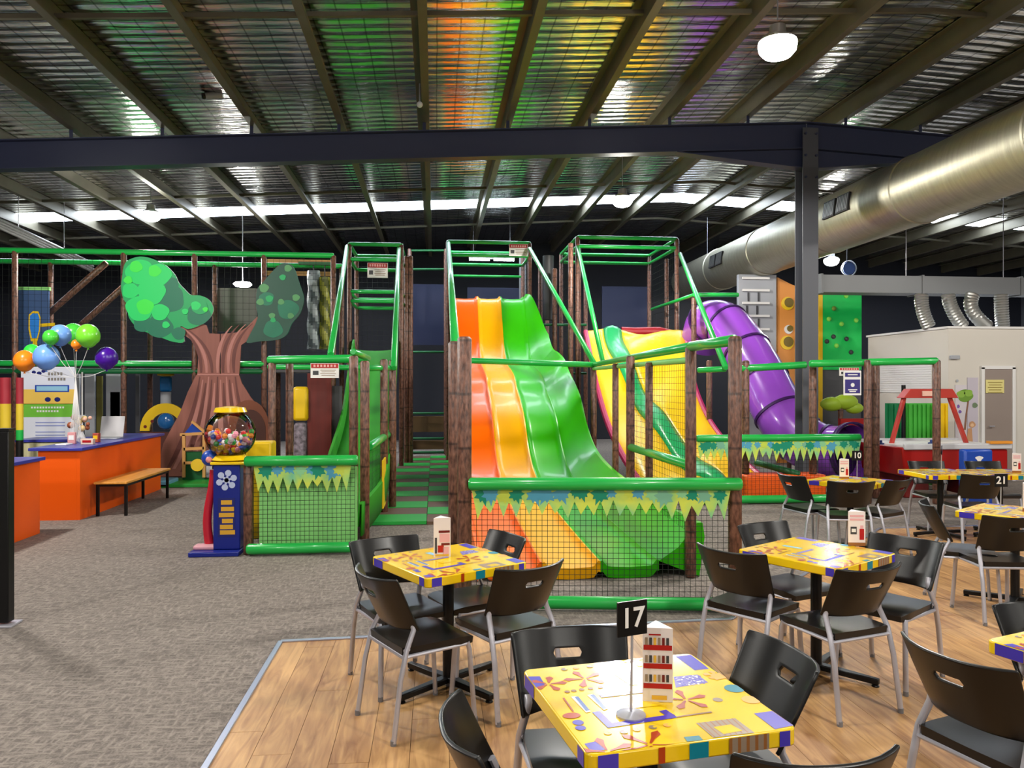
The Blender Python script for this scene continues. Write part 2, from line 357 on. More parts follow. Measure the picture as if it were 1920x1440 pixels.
for Y in (8.75, 3.0, 16.6, 20.4):
    for xa, xb in ((XL, RX), (RX, XR)):
        MB().bar((xa, Y, roofz(xa) - .14), (xb, Y, roofz(xb) - .14), .05, .05).build('bridging_bar', PURL, ceil, smooth=0)
# portal frame: rafters, haunch, column
YBM = 12.0
pf = thing('steel_portal_frame', 'dark navy steel rafter beam and column crossing under the foil roof', 'beam', (RX, YBM, 0))
def raft(xa, xb, dz=.42):
    m = MB(); za, zb = roofz(xa) - .41, roofz(xb) - .41
    m.bar((xa, YBM, za - .006), (xb, YBM, zb - .006), .2, .018); m.bar((xa, YBM, za - dz), (xb, YBM, zb - dz), .2, .018); m.bar((xa, YBM, za - dz / 2), (xb, YBM, zb - dz / 2), .014, dz); return m
raft(XL, RX).build('rafter', NAVYST, pf, smooth=0); raft(RX, XR).build('rafter', NAVYST, pf, smooth=0)
h = MB()
for s in (-1, 1):
    z0 = roofz(RX) - .83
    h.prism([(RX + s * 2.2, YBM - .007, roofz(RX + 2.2) - .83), (RX, YBM - .007, z0), (RX, YBM - .007, z0 - .33)], (0, .014, 0)); h.bar((RX + s * 2.2, YBM, roofz(RX + 2.2) - .84), (RX, YBM, z0 - .33), .2, .016)
h.build('haunch', NAVYST, pf, smooth=0)
c = MB(); c.box((RX, YBM - .13, 2.95), (.26, .018, 5.9)); c.box((RX, YBM + .13, 2.95), (.26, .018, 5.9)); c.box((RX, YBM, 2.95), (.016, .25, 5.9))
c.build('column', mat('column_grey', (84, 86, 94), .45), pf, smooth=0)
for z in (5.1, 5.45, 5.8):
    for dx in (-.09, .09): MB().tube([(RX + dx, YBM - .17, z), (RX + dx, YBM - .12, z)], .02, 6).build('bolt', NAVYST, pf)
for X in px_:
    if -8 < X < 16: MB().box((X + .02, YBM, roofz(X) - .31), (.05, .01, .21)).build('purlin_cleat', NAVYST, pf, smooth=0)
# big spiral duct
DX, DZ, DR = 7.27, 4.70, .515
SPIR = mat('spiral_duct', (166, 162, 144), .45, metal=.8, noise=.1, nscale=2.5, bump=.25, bscale=3, stretch=(1, 8, 1))
dt = thing('spiral_air_duct', 'huge round silver air duct running under the roof', 'duct', (DX, 3, DZ))
yy = [21.5, 18.9, 16.2, 13.5, 10.9, 8.3, 5.6, 3.0, 0, -3]
for a, b_ in zip(yy, yy[1:]): MB().tube([(DX, a, DZ), (DX, b_, DZ)], DR, 40).build('duct_section', SPIR, dt)
for a in yy[1:-1]: MB().tube([(DX, a - .03, DZ), (DX, a - .012, DZ), (DX, a + .012, DZ), (DX, a + .03, DZ)], [DR, DR + .016, DR + .016, DR], 40).build('joint_band', SPIR, dt)
for Y in (18.0, 12.4):
    for q in (-.22, .22):
        a = math.radians(172); n = Vector((math.cos(a), 0, math.sin(a))); c = Vector((DX, Y + q, DZ)) + n * (DR + .005)
        o = MB(); u = Vector((0, 1, 0)); v = n.cross(u); R = Matrix((n, u, v)).transposed()
        o.box(c, (.04, .38, .3), 0, R)
        for t in range(-3, 4): o.box(c + u * t * .05 + n * .02, (.012, .022, .25), 1, R)
        o.build('vent_grille', [mat('vent_dark', (40, 40, 42), .6), GALV], dt, smooth=0)
for Y in (1.5, 7, 14.8, 20):
    MB().tube([(DX, Y, DZ + DR), (DX, Y, roofz(DX) - .1)], .008, 6).build('hanger_rod', STEEL, dt)
# small rectangular duct over the party rooms with flexible drops
rd0 = at(1530, 534, 14.8); rd1 = Vector((19.5, rd0.y, rd0.z))
rd = thing('rectangular_air_duct', 'slim grey rectangular duct running above the white rooms', 'duct', rd0)
xs = [rd0.x + (rd1.x - rd0.x) * i / 6 for i in range(7)]
for a, b_ in zip(xs, xs[1:]): MB().box(((a + b_) / 2, rd0.y, rd0.z), (b_ - a - .01, .45, .33)).build('duct_section', RDUCT, rd, smooth=0)
for a in xs: MB().box((a, rd0.y, rd0.z), (.04, .49, .37)).build('flange', RDUCT, rd, smooth=0)
for a in xs[1:]: MB().tube([(a - .2, rd0.y, rd0.z + .16), (a - .2, rd0.y, roofz(a) - .05)], .008, 6).build('hanger_rod', STEEL, rd)
FLEX = mat('flex_foil', (190, 190, 186), .35, metal=.85)
for i, (p0, p1, bx) in enumerate((((1728, 552), (1742, 613), -.02), ((1778, 552), (1806, 613), 0), ((1824, 552), (1852, 613), -.1), ((1877, 552), (1880, 613), 0))):
    a = at(*p0, 14.6); b_ = at(*p1, 14.6); n = 26; ps = []; rs = []
    for j in range(n + 1):
        t = j / n; q = a.lerp(b_, t); q.x = a.x + (b_.x - a.x) * t ** 1.8 + bx * math.sin(math.pi * t); ps.append(q); rs.append(.115 + .012 * (j % 2))
    tag(MB().tube(ps, rs, 14).build('flexible_duct', FLEX), 'silver flexible duct drop, %s from the left, into the white room roof' % ('first', 'second', 'third', 'fourth')[i], 'duct', 'flexible duct drops')

# ------------------------------------------------------------------ lamps
LENS = mat('lamp_lens', (255, 253, 245), .4, emit=60)
def highbay(p, label, energy=1.0, r=.19):
    p = Vector(p); t = thing('highbay_lamp', label, 'lamp', p, 'round highbay lamps under the roof')
    MB().lathe([(r * .2, .2), (r * .4, .19), (r * .45, .1), (r * .9, .055), (r * .96, .03)], p, 24).build('housing', mat('lamp_housing', (190, 190, 190), .4, metal=.6), t)
    MB().lathe([(r * .97, .03), (r, 0), (r * .95, -.06), (r * .7, -.115), (r * .35, -.14), (0, -.145)], p, 24).build('lens', LENS, t)
    MB().tube([p + Vector((0, 0, .25)), Vector((p.x, p.y, roofz(p.x) - .01))], .008, 6).build('hanger_rod', STEEL, t)
    l = bpy.data.lights.new('bulb', 'SPOT'); l.spot_size = math.radians(180); l.spot_blend = .06; l.energy = LAMP_W * energy; l.shadow_soft_size = .17; l.color = (1, .955, .88)
    o = bpy.data.objects.new('bulb', l); C.objects.link(o); o.parent = t; o.location = (0, 0, -.3)
highbay(at(1458, 84, 7.75), 'large bright highbay lamp hanging nearest, above the dining tables')
highbay(at(283, 402, 15.5), 'bright highbay lamp at the far left above the tree panel')
highbay(at(1167, 374, 14.2), 'bright highbay lamp beyond the dark beam above the yellow slide')
highbay(at(1559, 488, 20), 'distant highbay lamp above the green climbing wall')
for i, (X, Y) in enumerate(((3.45, 1.0), (3.45, -5), (-5.6, 1.5), (-5.6, -5), (-5.7, 8.7), (11.5, 1.0), (11.6, 7.4), (12.5, -5), (-1.1, 4.2))):
    highbay((X, Y, 5.1), 'round highbay lamp of the rows behind and beside the viewer', {4: 1.5, 8: .5}.get(i, .9))
tb = at(922, 487, 21.0)
t = thing('batten_light', 'long fluorescent batten light behind the slide tower', 'lamp', tb)
MB().box(tb + Vector((0, 0, .05)), (1.25, .12, .05)).build('housing', WHITE, t)
for s in (-.5, .5): MB().tube([tb + Vector((s, 0, .06)), (tb.x + s, tb.y, roofz(tb.x + s))], .006, 6).build('hanger_rod', STEEL, t)
for s in (-1, 1): MB().tube([tb + Vector((s * .06 - .55 * (s == -1) , 0, 0)), tb + Vector((s * .06 + .55 * (s == 1), 0, 0))], .03, 10).build('fluorescent_tube', mat('tube_glow', (235, 245, 255), .4, emit=16), t)
tb2 = at(455, 533, 17.0)
t = thing('round_ceiling_light', 'small round light glowing behind the net above the tree', 'lamp', tb2)
MB().lathe([(.16, .04), (.2, 0), (.15, -.05), (0, -.07)], tb2, 20).build('lens', LENS, t)
MB().tube([tb2, (tb2.x, tb2.y, roofz(tb2.x))], .01, 6).build('hanger_rod', STEEL, t)

# ------------------------------------------------------------------ play structures
def post(parent, p, z1, z0=0.0, r=.052, name='post'):
    return MB().pad((p[0], p[1], z0), (p[0], p[1], z1), r, 14).build(name, BARK, parent)
def rail(parent, a, b_, r=.048, m=None, name='rail'):
    return MB().pad(a, b_, r, 14).build(name, m or GREEN, parent)
def up(v, z): return Vector((v[0], v[1], z))
LEAF = ((0, -1.25), (.22, -.55), (.5, -.7), (.55, -.3), (1.05, -.15), (.72, .15), (.85, .55), (.35, .5), (.12, .72), (-.12, .72), (-.35, .5), (-.85, .55), (-.72, .15), (-1.05, -.15), (-.55, -.3), (-.5, -.7), (-.22, -.55))
def leafpoly(c, ux, uz, s, rot):
    ca, sa = math.cos(rot), math.sin(rot)
    return [c + ux * (s * (x * ca - y * sa)) + uz * (s * (x * sa + y * ca)) for x, y in LEAF]
def frieze(parent, a, b_, ztop, zmid, ztip, teeth, front, leaves, seed):
    rnd = random.Random(seed); a = Vector(a); b_ = Vector(b_); ux = (b_ - a).normalized(); L = (b_ - a).length; uz = Vector((0, 0, 1))
    pts = [up(a, ztop), up(b_, ztop)]
    for i in range(teeth):
        t1 = 1 - (i + .5) / teeth; t2 = 1 - (i + 1) / teeth
        pts.append(up(a.lerp(b_, t1), ztip + rnd.uniform(-.03, .04))); 
        if i < teeth - 1: pts.append(up(a.lerp(b_, t2), zmid + rnd.uniform(-.02, .03)))
    f = MB().prism(pts, Vector(front) * -.006).build('leaf_frieze', FRZ, parent, smooth=0)
    m = MB(); hgt = ztop - zmid
    for i in range(int(leaves * 1.6)):
        t = (i + .5 + rnd.uniform(-.3, .3)) / (leaves * 1.6); s = rnd.uniform(.45, .78) * hgt
        cz = ztop - s * rnd.uniform(.5, .85)
        c = up(a + ux * (L * min(max(t, s * 1.1 / L), 1 - s * 1.1 / L)), cz) + Vector(front) * (.001 + .0005 * (i % 5))
        m.poly(leafpoly(c, ux, uz, s * .85, rnd.uniform(-.7, .7)), rnd.choice((0, 1, 0, 1, 2, 3, 4)))
    m.build('leaf_print', [FTL, FBL, FPG, mat('frieze_sage', (120, 180, 150), .4), mat('frieze_lime', (196, 214, 80), .4)], f, smooth=0)
SOUTH = Vector((0, -1, 0))
def pipe_net(parent, o, du, dv, s=.045, r=.0017):
    return MB().net(o, du, dv, max(2, int(Vector(du).length / s)), max(2, int(Vector(dv).length / s)), r).build('net', NETM, parent, smooth=0)

# front enclosure of the big slide
A = gp(871, 6.05); B = gp(1378, 6.0); P7 = gp(1295, 7.0); P9 = gp(1182, 9.3); P13 = gp(1113, 13.2)
fe = thing('slide_enclosure', 'netted enclosure with leafy frieze in front of the wide rainbow slide', 'play fence', A)
post(fe, A, 2.13, r=.056); post(fe, gp(853, 6.5), 2.12, r=.056); post(fe, B, 2.13); post(fe, P7, 2.1, r=.05); post(fe, P9, 2.1); post(fe, P13, 2.1)
rail(fe, up(A, .98) + Vector((.03, -.06, 0)), up(B, .985) + Vector((.03, -.06, 0)), .05)
rail(fe, up(A, .07) + Vector((-.02, -.07, 0)), up(B, .06) + Vector((-.05, -.07, 0)), .05)
frieze(fe, up(A, 0) + Vector((.05, -.045, 0)), up(B, 0) + Vector((-.05, -.045, 0)), .95, .835, .72, 20, (0, -1, 0), 12, 3)
pipe_net(fe, up(A, .1) + Vector((.05, -.03, 0)), (B - A) * .97, (0, 0, .85), .042, .002)
rail(fe, up(B, 2.1), up(P7, 2.1), .045); rail(fe, up(P7, 2.1), up(P13, 2.1), .042)
rail(fe, up(P7, 1.98), up(P13, 2.03), .03, LGREEN)
rail(fe, up(P7, 1.02), up(P9, 1.0), .045)
post(fe, gp(1217, 8.5), 2.0, r=.042); post(fe, gp(1154, 10.8), 2.05, r=.045)
rail(fe, at(880, 676, 12.7), at(1113, 684, 13.1), .05)
q = gp(1268, 7.15); MB().pad(up(q, .14) - (P9 - P7).normalized() * -.05, up(gp(1262, 7.6), .14), .07).build('floor_pad', GREEN, fe)
pipe_net(fe, up(P7, .1), up(P9, 0) - up(P7, 0), (0, 0, 1.85), .06, .0016)
rail(fe, at(841, 456, 17.2), at(854, 655, 7.2), .045); rail(fe, at(993, 466, 17.2), at(1114, 681, 13.1), .045)

# tall tower above the wide slide
def tower(label, pxl, pxr, d0, depth, ztop, bars, group=None, r=.05, postz=None):
    a = gp(pxl, d0); b_ = gp(pxr, d0); b_.y = a.y
    t = thing('play_tower', label, 'play tower', a, group)
    bk = Vector((0, depth, 0))
    for p in (a, b_, a + bk, b_ + bk): post(t, p, (postz or ztop) , r=r)
    for dz in bars:
        z = ztop - dz
        rail(t, up(a, z), up(b_, z), .042); rail(t, up(a + bk, z), up(b_ + bk, z), .042)
        for p in (a, b_): rail(t, up(p, z), up(p + bk, z), .038)
    return t, a, b_, bk
tw, ta, tbb, bk = tower('tall dark play tower with green rails at the top of the rainbow slide', 840, 995, 17.6, 1.4, 5.03, (0, .3))
MB().box(((ta.x + tbb.x) / 2, ta.y + .8, 3.6), (tbb.x - ta.x, 1.4, .1)).build('platform', DGREY, tw)
rail(tw, up(ta, 3.55) + Vector((0, 1.4, .9)), up(tbb, 4.45) + Vector((0, 1.4, 0)), .03)
pipe_net(tw, up(tbb, .2), (0, 1.4, 0), (0, 0, 4.7), .12, .003); pipe_net(tw, up(ta, .2), (0, 1.4, 0), (0, 0, 4.7), .12, .003)

# the wide rainbow slide
prof = [(17.9, 3.72), (17.5, 3.67), (17.1, 3.2), (16.6, 2.55), (15.9, 2.14), (15.1, 2.0), (14.4, 1.84), (13.9, 1.6), (13.3, 1.38), (12.8, 1.14), (12.2, .68), (11.5, .38), (10.5, .22), (9.4, .15), (8.0, .11), (6.95, .1)]
pr = [(1.005 * d - .15, z) for d, z in crom(prof, 5)]
sl = thing('rainbow_slide', 'wide wavy triple lane slide in orange, yellow and green', 'slide', (1.2, pr[-1][0], 0))
bx = [.42, .96, 1.49, 2.03]
def lane(x0, x1, m):
    b = MB(); rows = []
    for Y, z in pr:
        r = [Vector((x0, Y, z + .06)), Vector((x0 + .02, Y, z + .065)), Vector((x0 + .06, Y, z + .015))]
        for i in range(5): r.append(Vector((x0 + .1 + (x1 - x0 - .2) * i / 4, Y, z + .004 * abs(i - 2))))
        r += [Vector((x1 - .06, Y, z + .015)), Vector((x1 - .02, Y, z + .065)), Vector((x1, Y, z + .06))]
        rows.append(r)
    b.grid(rows); und = [[p - Vector((0, 0, .1)) for p in r] for r in rows]; b.grid(und)
    n = len(rows[0]); b.grid([rows[0], und[0]]); b.grid([rows[-1], und[-1]])
    return b.build('slide_lane', m, sl, smooth=50)
lane(bx[0], bx[1], SLO); lane(bx[1], bx[2], SLY); lane(bx[2], bx[3], SLG)
def side(x0, s, m):
    b = MB(); rows = []
    for i, (Y, z) in enumerate(pr):
        t = min(1, max(0, (i - 4) / 12)); h = .08 + .26 * t; wd = .06 + .3 * t
        rows.append([Vector((x0, Y, z + .05)), Vector((x0 + s * wd * .5, Y, z + .05 + h * .35)), Vector((x0 + s * wd, Y, z + .05 + h)), Vector((x0 + s * (wd + .05), Y, z + .05 + h)), Vector((x0 + s * (wd + .07), Y, z + h - .08)), Vector((x0 + s * (wd + .02), Y, max(0, z - .12)))])
    b.grid(rows); b.poly(rows[-1]); b.poly(rows[0]); return b.build('side_wall', m, sl, smooth=50)
side(bx[3], 1, SLG)
rows = [[Vector((bx[0], Y, z + .06)), Vector((bx[0] - .005, Y, z + .12)), Vector((bx[0] - .035, Y, z + .12)), Vector((bx[0] - .04, Y, max(0, z - .1)))] for Y, z in pr]; b = MB(); b.grid(rows); b.poly(rows[0]); b.poly(rows[-1]); b.build('side_wall', SLO, sl, smooth=50)
for Y, z in ((15.2, 1.9), (12.2, .5)):
    MB().box((1.2, Y, z / 2), (1.5, .1, z - .12)).build('support', DGREY, sl)

# narrow tower with its green slide on the left
t2, a2, b2, bk2 = tower('narrow play tower with green rails between the tree and the checkered path', 655, 752, 16.2, 1.5, 4.72, (0, .32, 1.0, 1.2))
rail(t2, at(651, 462, 16.2), at(620, 664, 10.2), .045); rail(t2, at(748, 466, 16.2), at(738, 690, 10.6), .045)
pipe_net(t2, up(a2, .2) + bk2, (b2 - a2), (0, 0, 4.4), .12, .003); pipe_net(t2, up(b2, .2), bk2, (0, 0, 4.4), .12, .003)
for px in (762, 770): post(t2, gp(px, 17.0), 4.6)
L0 = [(16.4, 666, 740, 2.46), (15.6, 664, 741, 2.3), (14, 655, 737, 1.62), (12.6, 647, 733, 1.1), (11.4, 632, 728, .72), (10.0, 606, 716, .34), (9.0, 560, 690, .22), (8.4, 530, 670, .2)]
gs = thing('green_slide', 'narrow single lane green slide behind the brown posts', 'slide', gp(600, 8.6))
rows = []; wl = []; wr = []
for d, l, r, z in crom(L0, 4):
    p, q = gp(l, d, z), gp(r, d, z); rows.append([p.lerp(q, i / 6) + Vector((0, 0, .03 * abs(i / 3 - 1) ** 2)) for i in range(7)])
    wl.append([p + Vector((-.05, 0, .25)), p + Vector((-.02, 0, .25)), p, p - Vector((.02, 0, .1))]); wr.append([q, q + Vector((.02, 0, .25)), q + Vector((.05, 0, .25)), q + Vector((.04, 0, -.1))])
MB().grid(rows).build('slide_lane', mat('slide_green_matt', (40, 148, 16), .75), gs, solid=.04); MB().grid(wl).build('side_wall', MATS['slide_green_matt'], gs, solid=.02); MB().grid(wr).build('side_wall', MATS['slide_green_matt'], gs, solid=.02)
# its low front enclosure
D0 = 8.0; F0 = gp(468, D0); F1 = gp(668, D0); F1.y = F0.y = (F0.y + F1.y) / 2
le = thing('low_enclosure', 'low netted enclosure with leafy frieze and lime sheet beside the gumball machine', 'play fence', F0)
post(le, F0, .93, r=.05)
rail(le, up(F0, .97) + Vector((-.02, -.07, 0)), up(F1, .97) + Vector((.02, -.07, 0)), .055); rail(le, up(F0, .07) + Vector((0, -.07, 0)), up(F1, .07) + Vector((0, -.07, 0)), .055)
frieze(le, up(F0, 0) + Vector((.06, -.05, 0)), up(F1, 0) + Vector((-.05, -.05, 0)), .93, .78, .66, 10, (0, -1, 0), 6, 8)
pipe_net(le, up(F0, .1) + Vector((.06, -.035, 0)), (F1 - F0) * .93, (0, 0, .82), .045, .0022)
MB().box(((F0.x + F1.x) / 2 + .05, F0.y + .06, .49), (F1.x - F0.x - .1, .03, .8)).build('lime_sheet', LGREEN, le)
for px, d, z in ((663, 8.7, 2.08), (684, 8.6, 2.02), (720, 10.4, 2.1), (736, 10.8, 2.1), (510, 10.2, 2.05), (543, 10.4, 2.05)): post(le, gp(px, d), z)
rail(le, at(502, 675, 10.2), at(688, 672, 10.1), .055); rail(le, at(690, 690, 10.0), at(740, 690, 10.8), .04); rail(le, at(662, 660, 8.7), at(690, 672, 9.6), .04); rail(le, at(502, 688, 11.5), at(740, 690, 11.6), .04)
rail(le, at(693, 838, 9.2), at(731, 812, 11.0), .05)
pipe_net(le, gp(690, 9.2, .1), gp(735, 11.0) - gp(690, 9.2), (0, 0, .95), .06, .0017)
MB().box(gp(720, 9.9, .5), (.02, .5, .6)).build('yellow_panel', YELP, le)

# checkered mat path
mp0 = thing('checkered_mat_path', 'long path of green and brown checkered mats between the towers', 'mat', gp(770, 9.6))
xa, xm_, xb = gp(697, 9.62).x, gp(800, 9.62).x, gp(850, 9.62).x
MGR = mat('mat_green', (40, 168, 66), .5); MBR = mat('mat_brown', (104, 80, 64), .6)
y0 = gp(770, 9.62).y
for i in range(16):
    for j, (p, q) in enumerate(((xa, xm_), (xm_, xb + .15))):
        y = y0 + i * .56 + (.0 if j == 0 else .0)
        MB().box(((p + q) / 2, y + .28, .02 + .006 * ((i + j) % 2 == 0)), (q - p - .006, .554, .04)).build('mat_tile', MGR if (i + j) % 2 == 0 else MBR, mp0, smooth=0)
# dark climbing bay behind the path
cb = thing('climbing_bay', 'dark climbing bay with crossbars at the end of the checkered path', 'play tower', gp(800, 19.5))
for y, z in ((505, 0), (470, 0), (660, 0), (775, 0), (822, 0), (848, 0)):
    rail(cb, at(764, y, 19.5), at(838, y, 19.5), .03, DGREEN)
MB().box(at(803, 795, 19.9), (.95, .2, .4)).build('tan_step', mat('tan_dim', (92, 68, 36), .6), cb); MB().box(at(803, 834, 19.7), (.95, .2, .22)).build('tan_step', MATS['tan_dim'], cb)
MB().box(at(803, 590, 20.3), (1.0, .04, 1.6)).build('navy_panel', mat('navy_panel', (12, 22, 54), .6), cb)
for px in (768, 836): post(cb, gp(px, 19.5), 5.2)
# posts and poles between the towers
fr = thing('scaffold_frame', 'dark scaffold of brown padded poles right of the rainbow slide top', 'play frame', gp(1040, 17))
for px, d, z in ((1013, 18.5, 4.6), (1040, 17.5, 4.4), (1070, 16.0, 4.7), (1085, 17.6, 4.9), (1026, 20, 4.6), (1098, 19.5, 4.4)): post(fr, gp(px, d), z, r=.055)
for y in (609, 700): rail(fr, at(1000, y, 17.6), at(1100, y, 17.6), .03, DGREEN)
MB().tube([at(1028, 480, 18), at(1028, 600, 18)], .13, 12).build('grey_tube', DGREY, fr)
for px in (975, 985, 1052): MB().tube([at(px, 480, 19.4), gp(px, 19.4)], .02, 8).build('thin_pole', GREY, fr)
# third tower above the yellow slide
t3, a3, b3, bk3 = tower('broad play tower with green rails above the yellow vinyl slide', 1083, 1275, 16.8, 2.2, 4.98, (0, .0, .0)[:1] + (.2,))
rail(t3, at(1083, 462, 16.8), at(1130, 678, 13.4), .045); rail(t3, at(1275, 476, 16.8), at(1361, 690, 11.6), .045)
rail(t3, at(1300, 553, 15.4), at(1385, 553, 15.4), .045); rail(t3, at(1222, 580, 18.4), at(1300, 553, 15.4), .035)
rail(t3, at(1308, 694, 11.9), at(1362, 692, 11.7), .045)
post(t3, gp(1301, 15.4), 3.5); post(t3, gp(1330, 14), 2.2); post(t3, gp(1250, 18), 4.7)
pipe_net(t3, up(a3, 2.9), bk3, (0, 0, 2), .14, .003); pipe_net(t3, up(b3, 2.9), bk3, (0, 0, 2), .14, .003)
MB().box(at(1172, 580, 22.0), (1.35, .05, 1.3)).build('navy_panel', MATS['navy_panel'], t3); MB().box(at(932, 556, 22.0), (1.7, .05, .5)).build('navy_panel', MATS['navy_panel'], tw)
# yellow vinyl slide
R6 = [(1098, 1286, 622, 16.6, .18, .35), (1102, 1288, 640, 16.2, .18, .36), (1110, 1294, 682, 15.5, .24, .40), (1122, 1306, 735, 14.8, .32, .48), (1140, 1334, 795, 13.9, .38, .58), (1165, 1378, 850, 13.0, .44, .65), (1192, 1425, 893, 12.3, .48, .66), (1215, 1465, 920, 11.9, .5, .66)]
ys = thing('yellow_vinyl_slide', 'broad yellow padded slide with a winding green stripe and pink edges', 'slide', gp(1300, 12.2))
gy1, gg, gy2, el, er = [], [], [], [], []
for i, (l, r, y, d, f1, f2) in enumerate(crom(R6, 5)):
    p, q = at(l, y, d), at(r, y, d)
    fn = lambda t: p.lerp(q, t) + Vector((0, 0, .085 * math.sin(8 * t + i * .5) * math.sin(math.pi * t)))
    gy1.append([fn(f1 * k / 4) for k in range(5)]); gg.append([fn(f1 + (f2 - f1) * k / 4) + Vector((0, -.01, .06 * math.sin(math.pi * k / 4))) for k in range(5)]); gy2.append([fn(f2 + (1 - f2) * k / 8) for k in range(9)])
    el.append(p); er.append(q)
MB().grid(gy1).build('yellow_lane', VYEL, ys, solid=.05, smooth=70); MB().grid(gg).build('green_stripe', VGRN, ys, solid=.06, smooth=70); MB().grid(gy2).build('yellow_lane', VYEL, ys, solid=.05, smooth=70)
MB().tube(el, .055, 8).build('pink_edge', PINK, ys); MB().tube(er, .055, 8).build('pink_edge', PINK, ys)
MB().tube([at(1165, 622, 16.9), at(1190, 623, 16.9), at(1235, 622, 16.9), at(1270, 630, 16.8)], .11, 10).build('red_roll', mat('red_vinyl', (150, 20, 30), .4), ys)
# right hand enclosure with orange landing pad
G0 = gp(1300, 11.35); G1 = gp(1622, 11.35); G1.y = G0.y = (G0.y + G1.y) / 2
re_ = thing('landing_enclosure', 'netted enclosure with leafy frieze around the orange landing pad', 'play fence', G0)
rail(re_, up(G0, .97), up(G1, .97), .055); rail(re_, up(G0, .07), up(G1, .07), .06)
frieze(re_, up(G0, 0) + Vector((0, -.02, 0)), up(G1, 0) + Vector((0, -.02, 0)), .93, .79, .65, 24, (0, -1, 0), 15, 12)
pipe_net(re_, up(G0, .1), G1 - G0, (0, 0, .85), .06, .0022)
for px, d in ((1627, 11.35), (1642, 11.9), (1524, 11.6), (1756, 11.3), (1398, 11.6)): post(re_, gp(px, d), 2.12, r=.055)
rail(re_, at(1390, 691, 11.6), at(1512, 684, 11.6), .055); rail(re_, at(1518, 682, 11.4), at(1630, 680, 11.4), .055); rail(re_, at(1628, 679, 11.35), at(1758, 677, 11.3), .055)
q = MB().box((gp(1458, 11.75).x, G0.y + .3, .21), (1.25, .45, .4)).build('landing_pad', VORA, re_, bevel=.03)
rail(re_, at(1415, 866, 11.9), at(1500, 890, 11.5), .05, DGREEN)
# purple tube slide
pts = [(1318, 640, 16.4), (1330, 606, 16.0), (1362, 612, 15.6), (1400, 660, 15.0), (1432, 715, 14.5), (1462, 775, 14.0), (1500, 822, 13.7), (1548, 846, 13.5), (1600, 848, 13.0)]
W3 = [tuple(at(*p)) for p in pts]; W3 = [Vector(q) for q in crom(W3, 4)]
ps = thing('purple_tube_slide', 'glossy purple tube slide winding down behind the steel column', 'slide', (W3[-1].x, W3[-1].y, 0))
for i in range(0, len(W3) - 1, 4):
    seg = W3[i:i + 5]; MB().tube(seg, .46, 28, caps=False).build('tube_section', PURPLE, ps)
for i in range(4, len(W3) - 1, 4):
    t = (W3[i + 1] - W3[i - 1]).normalized(); MB().tube([W3[i] - t * .025, W3[i] + t * .025], .485, 28).build('joint_flange', DPURPLE, ps)
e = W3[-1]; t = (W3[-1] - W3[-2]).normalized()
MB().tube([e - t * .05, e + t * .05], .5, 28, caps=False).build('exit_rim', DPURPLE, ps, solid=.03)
MB().tube([e - t * .35, e - t * .3], .44, 24).build('exit_shade_disc', DPURPLE, ps)  # dark disc inside the exit, stands in for shade within the tube
MB().box((e.x + .55, e.y + .1, .35), (.14, .5, .7)).build('exit_side', PURPLE, ps, bevel=.04)
for i in (12, 22): MB().tube([W3[i] - Vector((0, 0, .4)), up(W3[i], 0)], .04, 8).build('support_leg', BARK, ps)
# climbing walls
cw = at(1422, 600, 17.2)
t = thing('ladder_wall', 'pale grey climbing panel with rows of white rungs', 'climbing wall', up(cw, 0))
a, b_ = at(1383, 515, 17.2), at(1457, 515, 17.2)
MB().box(((a.x + b_.x) / 2, a.y, a.z / 2), (b_.x - a.x, .12, a.z)).build('panel', GREY, t, bevel=.01)
for y in (521, 544, 568, 592, 617, 643, 667, 690):
    p, q = at(1392, y, 17.1), at(1445, y, 17.1); MB().bar((p.x, a.y - .1, p.z), (q.x, a.y - .1, p.z), .05, .05).build('rung', WHITE, t)
for j, px in enumerate((1402, 1422)):
    for y in (556, 581, 605, 632): p = at(px + (y % 7), y, 17.1); MB().box((p.x, a.y - .07, p.z), (.03, .03, .2)).build('hold', DGREY, t)
t = thing('orange_climbing_wall', 'orange climbing panel with yellow rimmed holes beside the column', 'climbing wall', up(at(1480, 600, 17.3), 0))
a, b_ = at(1458, 520, 17.3), at(1506, 535, 17.3)
MB().prism([(a.x, a.y, 0), (b_.x, a.y, 0), (b_.x, a.y, at(0, 540, 17.3).z), (a.x + .3, a.y, at(0, 532, 17.3).z), (a.x, a.y, at(0, 520, 17.3).z)], (0, .12, 0)).build('panel', mat('climb_orange', (224, 146, 66), .5), t)
for px, y, s, m in ((1481, 568, .15, YELP), (1483, 617, .1, WHITE), (1480, 642, .16, YELP)):
    p = at(px, y, 17.2); c = Vector((p.x, a.y - .02, p.z)); MB().tube([c, c + Vector((0, .05, 0))], s, 20).build('hole_rim', m, t); MB().tube([c + Vector((.03, -.01, .02)), c + Vector((.03, .02, .02))], s * .72, 20).build('hole', mat('hole_dim', (120, 100, 30), .5), t)
t = thing('green_climbing_wall', 'bright green climbing panel dotted with small holds', 'climbing wall', up(at(1576, 600, 17.6), 0))
a, b_ = at(1540, 540, 17.6), at(1617, 540, 17.6)
MB().box(((a.x + b_.x) / 2, a.y, 3.1), (b_.x - a.x, .12, 2.0)).build('panel', mat('climb_green', (0, 200, 86), .45), t); MB().box(((a.x + b_.x) / 2, a.y + .02, 1.05), (b_.x - a.x, .1, 2.1)).build('base_board', mat('base_grey', (84, 84, 88), .6), t); MB().box((a.x - .05, a.y, 2.0), (.09, .14, 4.0)).build('edge_strip', YELP, t)
